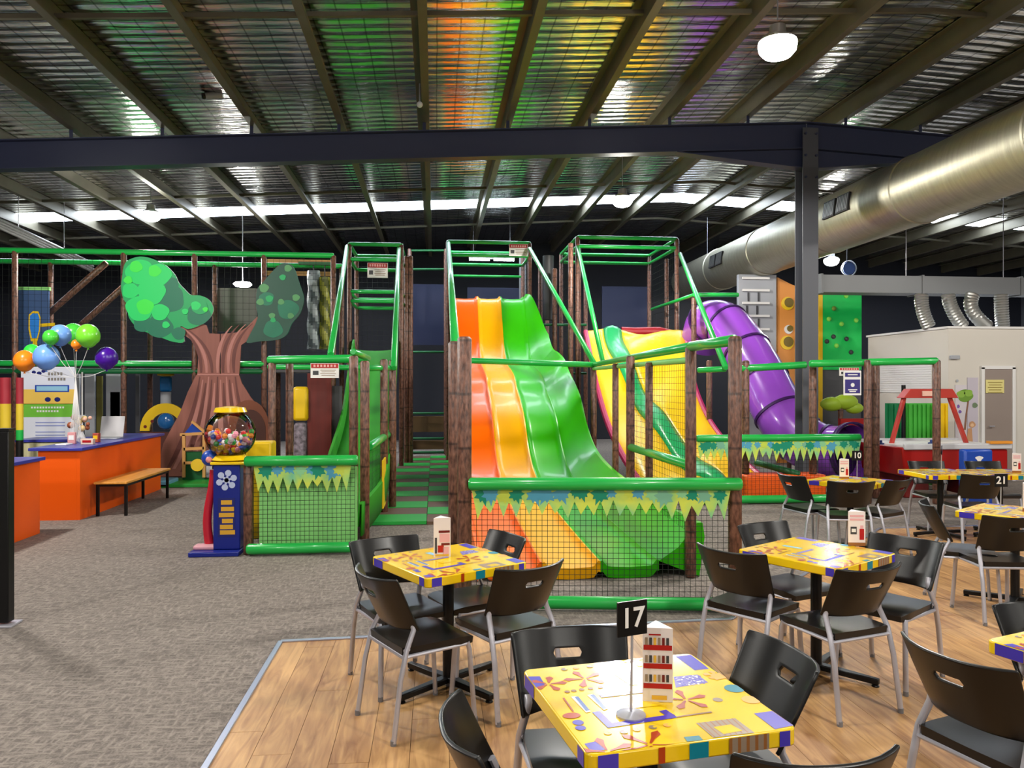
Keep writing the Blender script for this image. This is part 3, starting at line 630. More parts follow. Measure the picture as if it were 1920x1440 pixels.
for px, y in ((1590, 554), (1566, 578), (1556, 598), (1581, 607), (1565, 631), (1591, 635), (1571, 648), (1600, 660), (1610, 600), (1552, 640)):
    p = at(px, y, 17.5); MB().ball((p.x, a.y - .07, p.z), .055, 8).build('hold', random.choice((mat('hold_olive', (120, 150, 60), .5), DGREY, mat('hold_lime', (150, 230, 90), .5))), t)

# ------------------------------------------------------------------ left play frame and tree
YLF = gp(365, 14.2).y
lf = thing('left_play_frame', 'large netted play frame with green rails behind the painted tree', 'play frame', (gp(365, 14.2).x, YLF, 0))
def gx(px, Y): return atY(px, HZ, Y).x
ztop, zmid = atY(365, 475, YLF).z, atY(300, 682, YLF).z
for px in (28, 232, 365, 495, 625, -110):
    x = gx(px, YLF); post(lf, (x, YLF), ztop, r=.05)
    x2 = gx(px, YLF) ; post(lf, (x2, YLF + 1.3), ztop, r=.05)
xl, xr = gx(-120, YLF), gx(626, YLF)
for Y in (YLF, YLF + 1.3):
    rail(lf, (xl, Y, ztop), (xr, Y, ztop), .05); 
rail(lf, (xl, YLF, zmid), (gx(360, YLF), YLF, zmid), .055); rail(lf, (gx(450, YLF), YLF, zmid), (gx(497, YLF), YLF, zmid), .055); rail(lf, (xl, YLF, zmid - .14), (gx(497, YLF), YLF, zmid - .14), .05, DGREEN)
MB().box(((xl + xr) / 2, YLF + .7, zmid - .1), (xr - xl, 1.3, .1)).build('deck', DGREY, lf)
pipe_net(lf, (xl, YLF + .02, zmid), (xr - xl, 0, 0), (0, 0, ztop - zmid), .11, .0022)
for a, b_ in (((78, 600), (200, 492)), ((140, 620), (234, 536))): MB().pad(atY(*a, YLF + .9), atY(*b_, YLF + .9), .06).build('brace', BARK, lf)
for y0, y1 in ((486, 500), (508, 518)): 
    a, b_ = atY(500, y0, YLF + 1.5), atY(622, y1, YLF + 1.5); MB().box(((a.x + b_.x) / 2, a.y, (a.z + b_.z) / 2), (b_.x - a.x, .05, a.z - b_.z)).build('tan_panel', TAN, lf)
# wall panels low behind
for a0, a1, t0, t1, m in ((160, 178, 700, 900, GREY), (182, 192, 705, 900, mat('olive', (96, 92, 40), .5)), (200, 228, 700, 900, GREY), (140, 150, 700, 900, GREY), (208, 226, 735, 790, mat('slate_panel', (80, 100, 116), .5)), (255, 262, 700, 880, DGREY), (280, 286, 690, 880, DGREY), (508, 518, 715, 785, WHITE)):
    a, b_ = atY(a0, t0, YLF + 1.8), atY(a1, t1, YLF + 1.8); MB().box(((a.x + b_.x) / 2, a.y, (a.z + max(b_.z, 0)) / 2), (b_.x - a.x, .06, a.z - max(b_.z, 0))).build('back_panel', m, lf)
a, b_ = atY(402, 540, YLF + 1.45), atY(482, 622, YLF + 1.45); MB().box(((a.x + b_.x) / 2, a.y, (a.z + b_.z) / 2), (b_.x - a.x, .05, a.z - b_.z)).build('back_panel', mat('olive_grey', (92, 92, 84), .5), lf)
# twisted columns
for px, y0, y1, r, m1, m2, lb in ((588, 508, 655, .12, mat('silver_foam', (150, 160, 165), .35), mat('silver_dark', (84, 94, 100), .35), 'silver twisted hanging roll inside the left play frame'), (609, 520, 655, .1, mat('olive_foam', (150, 150, 50), .4), mat('olive_dark', (90, 96, 30), .4), 'olive twisted hanging roll inside the left play frame')):
    Y = YLF + 1.0; p0 = atY(px, y1, Y); p1 = atY(px, y0, Y); b = MB(); rows = []
    n = 16; kk = 40
    for i in range(kk + 1):
        z = p0.z + (p1.z - p0.z) * i / kk; rows.append([Vector((p0.x + r * (1 + .1 * math.cos(2 * (2 * math.pi * j / n) + i * .5)) * math.cos(2 * math.pi * j / n), Y + r * (1 + .1 * math.cos(2 * (2 * math.pi * j / n) + i * .5)) * math.sin(2 * math.pi * j / n), z)) for j in range(n + 1)])
    for i in range(kk):
        for j in range(n): b.add([rows[i][j], rows[i][j + 1], rows[i + 1][j + 1], rows[i + 1][j]], [(0, 1, 2, 3)], 0 if math.cos(2 * (2 * math.pi * j / n) + i * .5) > -.1 else 1)
    t = thing('punching_roll', lb, 'foam roll', p0, 'twisted hanging rolls')
    b.build('foam', [m1, m2], t); MB().tube([p1, (p1.x, Y, ztop + .02)], .012, 6).build('strap', DGREY, t); MB().lathe([(0, -.03), (r, 0), (r, .02), (0, .04)], p0, 14).build('end_cap', m2, t)
mb = MB().bar((gx(560, YLF + 1), YLF + 1.0, ztop), (gx(626, YLF + 1), YLF + 1.0, ztop), .06, .06); mb.build('hanging_bar', DGREEN, lf)
# blue board with a parrot-like bird shape
a, b_ = atY(36, 541, YLF + .5), atY(92, 690, YLF + .5)
t = thing('blue_bird_board', 'blue board with a painted blue and yellow bird in the left frame', 'panel', (a.x, a.y, zmid - .05))
MB().box(((a.x + b_.x) / 2, a.y, (a.z + b_.z) / 2), (b_.x - a.x, .04, a.z - b_.z)).build('board', mat('board_blue', (56, 84, 128), .5), t); MB().box(((a.x + b_.x) / 2, a.y - .01, a.z), (b_.x - a.x + .05, .06, .06)).build('top_trim', LGREEN, t)
def P(lst, Y): return [atY(x, y, Y) for x, y in lst]
Yp = YLF + .47
mb = MB(); mb.poly(P([(54, 590), (62, 583), (72, 584), (76, 595), (75, 620), (70, 640), (58, 640), (53, 615)], Yp), 1); mb.poly(P([(56, 592), (62, 587), (71, 588), (74, 597), (73, 618), (69, 634), (60, 634), (56, 615)], Yp - .004), 0); mb.poly(P([(62, 638), (69, 638), (71, 655), (60, 655)], Yp - .004), 1); mb.poly(P([(76, 607), (103, 605), (103, 611), (76, 613)], Yp - .004), 1)
mb.build('bird_print', [mat('bird_blue', (40, 130, 220), .5), YELP], t, smooth=0)
# yellow arch toy with blue bubble
Yt = YLF + .6
t = thing('yellow_arch_panel', 'yellow arched toy panel with a blue bubble window left of the tree', 'play panel', (gx(310, Yt), Yt, 0))
cx, cy = 310, 808; arc = [(cx + 48 * math.cos(math.pi * i / 20), cy - 52 * math.sin(math.pi * i / 20)) for i in range(21)]
inn = [(cx + 30 * math.cos(math.pi * (20 - i) / 20), cy - 34 * math.sin(math.pi * (20 - i) / 20)) for i in range(21)]
MB().prism(P(arc + inn, Yt), (0, .05, 0)).build('arch', YELP, t)
c = atY(311, 790, Yt - .1); MB().ball(c, .16, 14, sq=(1, .6, 1)).build('bubble', mat('bubble_blue', (40, 104, 170), .15, coat=.5), t)
a, b_ = atY(262, 810, Yt), atY(360, 915, Yt); MB().box(((a.x + b_.x) / 2, Yt, a.z / 2), (b_.x - a.x, .05, a.z)).build('lower_board', mat('maroon_board', (92, 46, 40), .6), t)
for px in (272, 285, 338, 350): c = atY(px, 790 if 280 < px < 345 else 800, Yt - .01); MB().tube([c, c + Vector((0, .03, 0))], .03, 10).build('button', DRED, t)
t = thing('totem_figure', 'small blue and yellow totem toy hanging above the arch panel', 'toy', atY(311, 762, Yt + .3))
MB().box(atY(311, 720, Yt + .3), (.22, .1, .3)).build('body', mat('totem_blue', (30, 120, 190), .4), t, bevel=.04); MB().lathe([(.05, 0), (.16, .02), (.14, .12), (.02, .18)], atY(311, 706, Yt + .3), 12).build('cap', YELP, t); MB().tube([atY(311, 762, Yt + .3), atY(311, 735, Yt + .3)], .1, 12).build('base', GREY, t)
# painted cut-out tree
YT = YLF - .13
tree = thing('painted_tree_panel', 'tall cut-out tree panel with brown trunk and green crowns', 'tree panel', (gx(410, YT), YT, 0))
def ln(a, b_, n): return [(a[0] + (b_[0] - a[0]) * i / n, a[1] + (b_[1] - a[1]) * i / n) for i in range(n)]
low = [(368, 703), (352, 735), (337, 775), (322, 802), (306, 832), (298, 866), (300, 893), (352, 893), (372, 860), (412, 850), (425, 893), (500, 893), (502, 800), (500, 780), (487, 765), (470, 745), (453, 718), (448, 703)]
MB().prism(P(low, YT), (0, .04, 0)).build('trunk_board', TRUNK, tree, smooth=0)
hi1 = [(312, 580), (323, 607), (343, 627), (363, 640), (372, 667), (370, 702), (412, 702), (412, 626), (392, 625), (387, 610), (366, 602), (350, 606), (335, 600), (322, 588)]
hi2 = [(414, 626), (414, 702), (448, 702), (452, 647), (463, 640), (487, 605), (484, 592), (463, 613), (447, 623)]
MB().prism(P(hi1, YT), (0, .04, 0)).build('trunk_board', TRUNK, tree, smooth=0); MB().prism(P(hi2, YT), (0, .04, 0)).build('trunk_board', TRUNK, tree, smooth=0)
bk_ = MB(); rnd = random.Random(4)
def strip(a, b_, c_, w0, w1, Y, m, n=10):
    L, R_ = [], []
    for i in range(n + 1):
        t = i / n; x = (1 - t) ** 2 * a[0] + 2 * t * (1 - t) * c_[0] + t * t * b_[0]; y = (1 - t) ** 2 * a[1] + 2 * t * (1 - t) * c_[1] + t * t * b_[1]; wv = (w0 + (w1 - w0) * t) * (.35 + .65 * math.sin(math.pi * min(1, max(.08, t * .9 + .06))))
        L.append((x - wv, y)); R_.append((x + wv, y))
    bk_.poly(P(L + R_[::-1], Y), m)
for i in range(13):
    u = (i + .5) / 13; xa = 372 + 72 * u; xb = 304 + 192 * u
    if u < .38: yb3 = 885 - 6 * (i % 2)
    elif u < .68: yb3 = 842
    else: yb3 = 880; xb = min(xb, 494)
    strip((xa, 706 + 6 * (i % 3)), (xb, yb3), (xa * .8 + xb * .2, 800), 2.2, 7, YT - .004 - .0006 * (i % 3), 0 if i % 2 else 1)
for i in range(7):
    u = (i + .5) / 7; xa = 372 + 72 * u; strip((330 + 22 * u if u < .5 else 480 - (1 - u) * 90, 612 - 6 * u if u < .5 else 606 + 10 * (1 - u)), (xa, 699), (375 + 60 * u, 640), 1.8, 4.6, YT - .004 - .0006 * (i % 3), 1 - i % 2)
bk_.build('painted_bark', [TRL, TRD], tree, smooth=0)
MB().box((gx(409, YT - .01), YT - .008, atY(0, 702, YT).z), (gx(448, YT) - gx(370, YT), .012, .03)).build('joint_strip', TRL, tree)
arc = [(466 + 38 * math.cos(math.pi * i / 16), 800 - 50 * math.sin(math.pi * i / 16)) for i in range(17)]
MB().prism(P(arc + [(428, 862), (504, 862)][::1], YT - .02), (0, .015, 0)).build('doorway_arch', mat('arch_brown', (122, 66, 42), .6), tree, smooth=0)
arc2 = [(470 + 28 * math.cos(math.pi * i / 16), 808 - 40 * math.sin(math.pi * i / 16)) for i in range(17)]
MB().prism(P(arc2 + [(442, 862), (498, 862)], YT - .03), (0, .008, 0)).build('doorway_inner', mat('arch_dark', (74, 36, 26), .6), tree, smooth=0)
cl = [(232, 500), (240, 488), (262, 481), (285, 485), (310, 497), (328, 515), (335, 530), (345, 541), (358, 553), (375, 554), (392, 562), (400, 578), (396, 592), (385, 603), (370, 612), (352, 617), (338, 612), (346, 640), (325, 641), (300, 632), (280, 625), (262, 617), (248, 605), (240, 590), (243, 575), (232, 562), (227, 540), (229, 520)]
cr_ = [(533, 493), (550, 500), (562, 533), (570, 560), (563, 587), (547, 607), (538, 627), (520, 637), (487, 640), (463, 643), (467, 630), (483, 597), (480, 573), (482, 543), (490, 533), (507, 513), (520, 500)]
def smoothpoly(pts):
    n = len(pts); out = []
    for i in range(n):
        p = [pts[(i - 1) % n], pts[i], pts[(i + 1) % n], pts[(i + 2) % n]]
        for t in (0, .33, .66): out.append(tuple(.5 * (2 * b + (c - a) * t + (2 * a - 5 * b + 4 * c - d) * t * t + (3 * b - a - 3 * c + d) * t ** 3) for a, b, c, d in zip(*p)))
    return out
o1 = MB().prism(P(smoothpoly(cl), YT - .045), (0, .035, 0), 0, 1).build('leaf_crown', [LF[1], WHITE], tree, smooth=0)
o2 = MB().prism(P(smoothpoly(cr_), YT - .045), (0, .035, 0), 0, 1).build('leaf_crown', [LF[4], LF[0]], tree, smooth=0)
def blob(b, cx, cy, r, m, Y, sq=.9, seed=0):
    rr = random.Random(seed); ph = rr.random() * 6
    b.poly(P([(cx + r * (1 + .05 * math.sin(3 * a + ph) + .03 * math.sin(5 * a + ph)) * math.cos(a), cy + sq * r * (1 + .05 * math.sin(3 * a + ph) + .03 * math.sin(5 * a + ph)) * math.sin(a)) for a in [2 * math.pi * i / 28 for i in range(28)]], Y), m)
b = MB(); yy_ = YT - .047
for i, (x, y, r, m) in enumerate(((318, 560, 28, 0), (300, 612, 24, 0), (322, 532, 13, 0), (268, 606, 18, 0), (372, 590, 22, 0), (335, 625, 13, 0), (262, 510, 26, 2), (298, 515, 23, 2), (245, 545, 16, 2), (284, 548, 26, 2), (262, 578, 26, 2), (300, 585, 17, 2), (272, 575, 16, 3), (290, 508, 12, 3), (255, 500, 12, 3), (375, 576, 15, 1), (367, 573, 9, 2), (347, 584, 6, 2), (311, 609, 7, 2), (385, 580, 5, 3), (240, 525, 8, 3))):
    blob(b, x, y, r, m, yy_ - .0008 * i, seed=i)
b.build('painted_leaves', LF, o1, smooth=0)
b = MB()
for i, (x, y, r, m) in enumerate(((530, 530, 22, 4), (540, 580, 20, 0), (500, 560, 14, 0), (512, 617, 18, 0), (495, 540, 9, 5), (540, 503, 7, 5), (488, 566, 7, 5), (555, 558, 7, 5), (510, 592, 6, 5), (527, 566, 6, 5), (505, 560, 7, 1), (545, 592, 6, 5), (512, 600, 5, 1), (530, 520, 6, 1))):
    blob(b, x, y, r, m, yy_ - .0008 * i, seed=i + 40)
b.build('painted_leaves', LF, o2, smooth=0)
# little wooden house toy and mat below the tree
Yh = YT - .35
t = thing('toy_house_frame', 'small wooden house frame with blue roof at the foot of the tree', 'play panel', (gx(363, Yh), Yh, 0))
WOODL = mat('pale_wood', (214, 158, 92), .5)
for a, b_ in (((345, 815), (345, 895)), ((383, 812), (383, 895)), ((338, 815), (390, 812)), ((345, 842), (383, 840)), ((345, 868), (383, 867))):
    MB().bar(atY(*a, Yh), atY(*b_, Yh), .05, .05).build('frame_bar', WOODL, t)
MB().prism(P([(346, 812), (362, 792), (383, 810)], Yh), (0, .04, 0)).build('roof', BLUE, t); MB().bar(atY(360, 790, Yh - .02), atY(386, 812, Yh - .02), .05, .04).build('roof_edge', WOODL, t)
MB().tube([atY(370, 872, Yh - .06), atY(370, 872, Yh - .02)], .11, 16).build('yellow_wheel', YELP, t); MB().box((gx(363, Yh), Yh + .05, atY(0, 865, Yh).z / 2 + .1), (.4, .03, .5)).build('green_board', DGREEN, t)
t = MB().box((gx(375, Yh - .1), Yh - .15, .03), (1.5, .9, .06)).build('green_floor_mat', MGR, bevel=.01); tag(t, 'green soft floor mat under the toy house by the tree', 'mat')
t = MB().box((gx(300, Yh - .3), Yh - .35, .06), (.5, .5, .12)).build('blue_foam_step', mat('pale_blue_foam', (110, 170, 200), .5), bevel=.02); tag(t, 'pale blue foam step behind the bench', 'foam step')
# inner toys behind the low enclosure
Yi = gp(590, 12.4).y
t = thing('maroon_panel', 'dark maroon upright panel behind the narrow green slide', 'panel', (gx(598, Yi), Yi, 0))
a, b_ = atY(577, 700, Yi), atY(622, 860, Yi); MB().box(((a.x + b_.x) / 2, Yi, a.z / 2 - .0), (b_.x - a.x, .08, a.z)).build('board', mat('maroon', (98, 26, 18), .45, noise=.2, nscale=3, stretch=(4, 4, .3)), t)
MB().box((gx(628, Yi) , Yi + .1, a.z / 2 - .1), (.2, .06, a.z - .2)).build('grey_board', DGREY, t)
t = thing('foam_tower_toy', 'yellow and blue toy column behind the warning sign post', 'toy', (gx(564, Yi), Yi, 0))
MB().box((gx(564, Yi), Yi, .28), (.22, .22, .56)).build('blue_base', BLUE, t, bevel=.03); MB().box((gx(564, Yi), Yi, .85), (.2, .2, .6)).build('printed_drum', mat('drum_print', (130, 120, 130), .5, noise=.6, nscale=18), t, bevel=.05); MB().box((gx(565, Yi), Yi, 1.45), (.24, .22, .55)).build('yellow_top', YELP, t, bevel=.05)
t = MB().box((gp(490, 8.9).x, gp(490, 8.9).y, .55), (.28, .3, 1.1)).build('yellow_vending_box', YELP, bevel=.02); tag(t, 'plain yellow box standing behind the gumball machine', 'box')

# ------------------------------------------------------------------ white rooms, door, mural
K0 = gp(1778, 14.0); RH = 2.78
wr_ = struct(thing('wall_party_rooms', None, None, (K0.x, K0.y, 0)))
MB().box((K0.x + 4.5, K0.y + 1.3, RH / 2), (9.0, 2.6, RH)).build('room_block', CREAM, wr_)
MB().box((K0.x + 4.5, K0.y + 1.3, RH + .02), (9.06, 2.66, .04)).build('roof_cap', WHITE, wr_)
# roller shutter on the side face
sx = K0.x - .012
for i in range(14):
    z = 1.62 + .045 * i; MB().box((sx, K0.y + 1.45, z), (.02, 2.0, .042)).build('shutter_slat', WHITE, wr_, smooth=0)
# door on the front face
d0, d1 = atY(1843, 692, K0.y), atY(1895, 692, K0.y)
dr = struct(thing('door_1', None, None, ((d0.x + d1.x) / 2, K0.y, 0)))
MB().box(((d0.x + d1.x) / 2, K0.y - .015, d0.z / 2), (d1.x - d0.x, .04, d0.z)).build('door_leaf', DOORM, dr, bevel=.004)
for x in (d0.x - .03, d1.x + .03): MB().box((x, K0.y - .02, d0.z / 2), (.06, .06, d0.z + .06)).build('door_frame', WHITE, dr)
MB().box(((d0.x + d1.x) / 2, K0.y - .02, d0.z + .03), (d1.x - d0.x + .12, .06, .06)).build('door_frame', WHITE, dr)
MB().tube([(d0.x + .06, K0.y - .09, 1.0), (d0.x + .16, K0.y - .09, 1.0)], .012, 8).build('door_handle', STEEL, dr)
a, b_ = atY(1848, 712, K0.y - .04), atY(1882, 737, K0.y - .04)
ds = MB().box(((a.x + b_.x) / 2, K0.y - .045, (a.z + b_.z) / 2), (b_.x - a.x, .012, a.z - b_.z)).build('door_notice', mat('paper_yellow', (226, 214, 140), .6), dr)
mb = MB()
for i in range(5): mb.box(((a.x + b_.x) / 2, K0.y - .0525, a.z - .05 - .045 * i), ((b_.x - a.x) * (.8 - .12 * (i % 2)), .002, .014))
mb.build('notice_print', mat('print_olive', (150, 130, 60), .6), ds)
t = MB().box(atY(1790, 670, K0.y - .03), (.17, .06, .07)).build('alarm_box', GREY, bevel=.008); tag(t, 'small grey box mounted high on the white room wall', 'box')
# jungle mural: two pale sheets, tree and monkey
YM = K0.y - .006
mu = thing('jungle_mural', 'wall mural of a leafy tree and monkey beside the grey door', 'mural', (atY(1815, 0, YM).x, YM, 0.6))
for c4, m in ((((1791, 722), (1813, 722), (1813, 828), (1791, 828)), mat('mural_sheet', (214, 206, 212), .6)), (((1814, 708), (1834, 708), (1834, 830), (1814, 830)), mat('mural_lilac', (196, 188, 200), .6))):
    MB().prism(P(c4, YM - .008), (0, .01, 0)).build('mural_sheet', m, mu)
mb = MB()
blob(mb, 1810, 742, 14, 0, YM - .012, .85, 3); blob(mb, 1802, 739, 8, 1, YM - .013, .8, 5); blob(mb, 1816, 737, 8, 1, YM - .013, .8, 6); blob(mb, 1828, 760, 5, 2, YM - .012, 1, 8)
mb.poly(P([(1814, 752), (1817, 752), (1813, 780), (1811, 806), (1807, 806), (1810, 778)], YM - .012), 3)
blob(mb, 1823, 796, 6, 4, YM - .014, 1, 1); mb.poly(P([(1815, 804), (1822, 802), (1824, 828), (1812, 828)], YM - .013), 4); blob(mb, 1823, 797, 3.2, 5, YM - .015, 1, 2)
blob(mb, 1800, 772, 3, 6, YM - .012, 1, 3); blob(mb, 1797, 762, 2.5, 6, YM - .012, 1.4, 3); blob(mb, 1795, 714, 2.5, 7, YM - .012, 1, 3)
mb.build('mural_print', [mat('mural_green', (110, 150, 50), .6), mat('mural_lime', (140, 180, 70), .6), mat('mural_sage', (110, 130, 100), .6), mat('mural_brown', (140, 100, 80), .6), mat('mural_tan', (200, 150, 110), .6), mat('mural_face', (230, 190, 150), .6), mat('mural_violet', (120, 90, 170), .6), GREY], mu, smooth=0)
# lockers
for i, (x0, x1, m, lb) in enumerate(((1661, 1692, mat('locker_green', (14, 120, 70), .45), 'dark green ribbed locker screen behind the air hockey table'), (1699, 1752, mat('locker_lime', (70, 180, 60), .45), 'lime green ribbed locker screen behind the air hockey table'), (1757, 1777, YELP, 'yellow locker screen next to the white wall corner'))):
    a, b_ = at(x0, 756, 13.6 - .1 * i), at(x1, 830, 13.6 - .1 * i)
    t = thing('locker_screen', lb, 'screen', (a.x, a.y, 0), 'coloured screens by the white room'); zt = a.z
    MB().box(((a.x + b_.x) / 2, a.y, zt / 2), (b_.x - a.x, .06, zt)).build('panel', m, t)
    n = max(2, int((b_.x - a.x) / .075))
    for k in range(n): MB().box((a.x + (k + .5) * (b_.x - a.x) / n, a.y - .04, zt / 2), (.035, .03, zt - .04)).build('rib', m, t, smooth=0)
t = MB().tube([gp(1694, 13.3), gp(1694, 13.3, 1.75)], .035, 8).build('black_pole', BLKMET); tag(t, 'thin black pole between the green screens', 'pole')
# air hockey table with scoring arch
ah0 = gp(1652, 11.6); ah1 = gp(1893, 11.0)
t = thing('air_hockey_table', 'red air hockey table with overhead scoring arch beside the white room', 'game table', gp(1760, 12.4))
xa, xb = gp(1664, 12.2).x, gp(1896, 11.8).x; yc = gp(1770, 12.4).y
MB().prism([(xa, yc - .55, .35), (xa + .1, yc - .6, .35), (xb, yc - .6, .35), (xb, yc - .6, .76), (xa - .08, yc - .6, .8)], (0, 1.2, 0)).build('body', mat('hockey_red', (160, 16, 14), .3, coat=.3), t, bevel=.02)
MB().box(((xa + xb) / 2, yc, .8), (xb - xa, 1.16, .04)).build('playing_top', WHITE, t)
for y in (yc - .6, yc + .6): MB().box(((xa + xb) / 2, y, .81), (xb - xa + .1, .07, .09)).build('side_rail', mat('hockey_grey', (200, 200, 204), .35), t, bevel=.015)
MB().box((xb - .15, yc - .61, .87), (.36, .1, .04)).build('orange_edge', mat('edge_orange', (230, 150, 50), .4), t)
for x in (xa + .3, xb - .3): MB().box((x, yc, .18), (.4, .8, .36)).build('leg', DRED, t, bevel=.02)
y = yc
A0, A1, A2, A3 = at(1658, 832, 12.5), at(1684, 742, 12.5), at(1772, 742, 12.5), at(1808, 834, 12.5)
MB().bar((A0.x, y, A0.z), (A1.x, y, A1.z), .06, .06).build('arch_leg', mat('arch_red', (186, 60, 50), .35), t, bevel=.01); MB().bar((A3.x, y, A3.z), (A2.x, y, A2.z), .06, .06).build('arch_leg', MATS['arch_red'], t, bevel=.01)
z0, z1 = at(0, 746, 12.5).z, at(0, 729, 12.5).z
MB().prism([(A1.x - .08, y - .1, z0), (A2.x + .1, y - .1, z0), (A2.x, y - .1, z1), (A1.x + .05, y - .1, z1)], (0, .2, 0)).build('score_box', MATS['arch_red'], t, bevel=.01)
MB().box(((A1.x + A2.x) / 2, y - .11, (z0 + z1) / 2), (.3, .02, .08)).build('score_display', mat('score_print', (240, 190, 170), .4), t)
for px in (1694, 1800): c = at(px, 833, 11.5); MB().lathe([(0, 0), (.05, 0), (.05, .02), (.02, .03), (.02, .06), (0, .07)], (c.x, yc - .2, .82), 12).build('mallet', mat('mallet_blue', (40, 60, 120), .4), t)
t = thing('blue_box_stool', 'blue box with a white emblem in front of the air hockey table', 'box', gp(1829, 10.2))
p = gp(1829, 10.2); zt = at(0, 842, 10.2).z
MB().box((p.x, p.y, zt / 2), (.4, .14, zt)).build('body', BLUE, t, bevel=.03); mb = MB(); blob_c = Vector((p.x, p.y - .072, zt - .12))
mb.poly([blob_c + Vector((.05 * math.cos(a) * (1 + .3 * math.sin(3 * a)), 0, .035 * math.sin(a))) for a in [i * math.pi / 10 for i in range(20)]]); mb.build('emblem', WHITE, t, smooth=0)

# toy shapes behind the right enclosure
t = thing('soft_toy_tree', 'small yellow green bush shaped toy above the purple slide exit', 'toy', gp(1576, 15.0)); p = gp(1576, 15.0)
MB().tube([(p.x, p.y, 0), (p.x, p.y, 1.3)], .05, 8).build('stem', BARK, t)
for dx, dz, r in ((-.18, 1.38, .2), (.1, 1.42, .22), (.28, 1.3, .16)): MB().ball((p.x + dx, p.y, dz), r, 12, sq=(1.2, .6, .7)).build('foliage', mat('toy_lime', (150, 180, 40), .5), t)
MB().box((p.x + .2, p.y - .05, 1.0), (.5, .1, .2)).build('red_panel', RED, t)
t = thing('blue_round_fan', 'round blue wall fan under the roof beside the climbing walls', 'fan', at(1592, 503, 19.5)); p = at(1592, 503, 19.5)
MB().tube([p, p + Vector((0, .12, 0))], .16, 20).build('drum', mat('fan_blue', (70, 90, 150), .4), t); MB().tube([p + Vector((0, -.01, 0)), p + Vector((0, .02, 0))], [.19, .19], 20, caps=False).build('rim', STEEL, t, solid=.02)
MB().tube([p + Vector((0, .1, 0)), (p.x, p.y + .1, roofz(p.x))], .015, 6).build('hanger_rod', DGREY, t)

# ------------------------------------------------------------------ signs
def sign(c, wd, ht, label, head=RED, body=WHITE, name='warning_sign', face=None):
    c = Vector(c); t = thing(name, label, 'sign', c)
    MB().box(c, (wd, .012, ht)).build('plate', body, t, smooth=0)
    h = MB(); h.box(c + Vector((0, -.008, ht * .33)), (wd * .96, .003, ht * .3)); h.build('header_band', head, t, smooth=0)
    m = MB(); y = -.0075
    m.box(c + Vector((-wd * .32, y, -ht * .15)), (wd * .2, .002, ht * .28))
    m.build('pictogram', DGREY, t, smooth=0)
    m = MB()
    for i in range(4): m.box(c + Vector((wd * .12, y, ht * (.04 - .12 * i))), (wd * (.55 - .08 * (i % 2)), .002, ht * .045))
    m.build('text_lines', GRYP, t, smooth=0)
    m = MB()
    for i in range(7): m.box(c + Vector((wd * (-.36 + .12 * i), -.0105, ht * .33)), (wd * .07, .002, ht * .16))
    m.build('header_lettering', mat('sign_pale', (226, 170, 165), .5), t, smooth=0)
    return t
sign(at(609, 695, 10.0), .36, .19, 'red and white warning sign on the rail beside the tree')
sign(at(708, 507, 16.1), .42, .31, 'red and white warning sign high inside the narrow tower')
sign(at(972, 469, 17.3), .42, .27, 'red and white warning sign at the top of the rainbow slide')
sign(at(1592, 697, 11.3), .3, .12, 'small red and white sign above the purple notice')
c = at(1598, 718, 11.25); t = thing('purple_notice', 'white notice with two purple printed blocks on the right enclosure', 'sign', c)
MB().box(c, (.27, .012, .36)).build('plate', WHITE, t, smooth=0)
for dz, h in ((.12, .06), (-.05, .2)): MB().box(c + Vector((0, -.008, dz)), (.23, .004, h)).build('purple_block', mat('notice_purple', (54, 44, 120), .5), t, smooth=0)
mb = MB(); 
for dx, dz, wv in ((0, .12, .15), (0, -.1, .14), (0, -.125, .1)): mb.box(c + Vector((dx, -.0115, dz)), (wv, .002, .014))
mb.poly([c + Vector((.03 * math.cos(a), -.0115, -.03 + .03 * math.sin(a))) for a in [i * math.pi / 6 for i in range(12)]]); mb.build('white_lettering', WHITE, t, smooth=0)
# camera and sensor on the purlins
p = at(400, 178, 11.0); t = thing('security_camera', 'small pale security camera fixed under the foil roof', 'camera', p)
MB().tube([p + Vector((-.1, -.06, -.04)), p + Vector((.1, .04, .02))], .05, 12).build('body', GREY, t); MB().tube([p + Vector((-.13, -.075, -.05)), p + Vector((-.09, -.055, -.037))], .045, 12).build('lens', BLACK, t); MB().tube([p, (p.x, p.y, roofz(p.x))], .015, 6).build('bracket', GREY, t)
p = at(787, 196, 11.0); t = thing('ceiling_sensor', 'tiny white round sensor on the central purlin', 'sensor', p); MB().ball(p, .045, 12).build('dome', WHITE, t); MB().tube([p, (p.x, p.y, roofz(p.x))], .012, 6).build('stem', GREY, t)
# cable tray far left under roof
p0, p1 = at(-20, 402, 14.5), at(170, 492, 17.5)
t = thing('cable_tray', 'bundle of pale pipes under the roof at the far left', 'pipes', p0)
for i in range(4): o = Vector((.0, .1 * i, -.06 * i)); MB().tube([p0 + o, p0.lerp(p1, .6) + o, p1 + o * 1.2], .03, 8).build('pipe', GALV, t)
for f in (.25, .7): p = p0.lerp(p1, f); MB().tube([p, (p.x, p.y, roofz(p.x))], .008, 6).build('hanger_rod', STEEL, t)

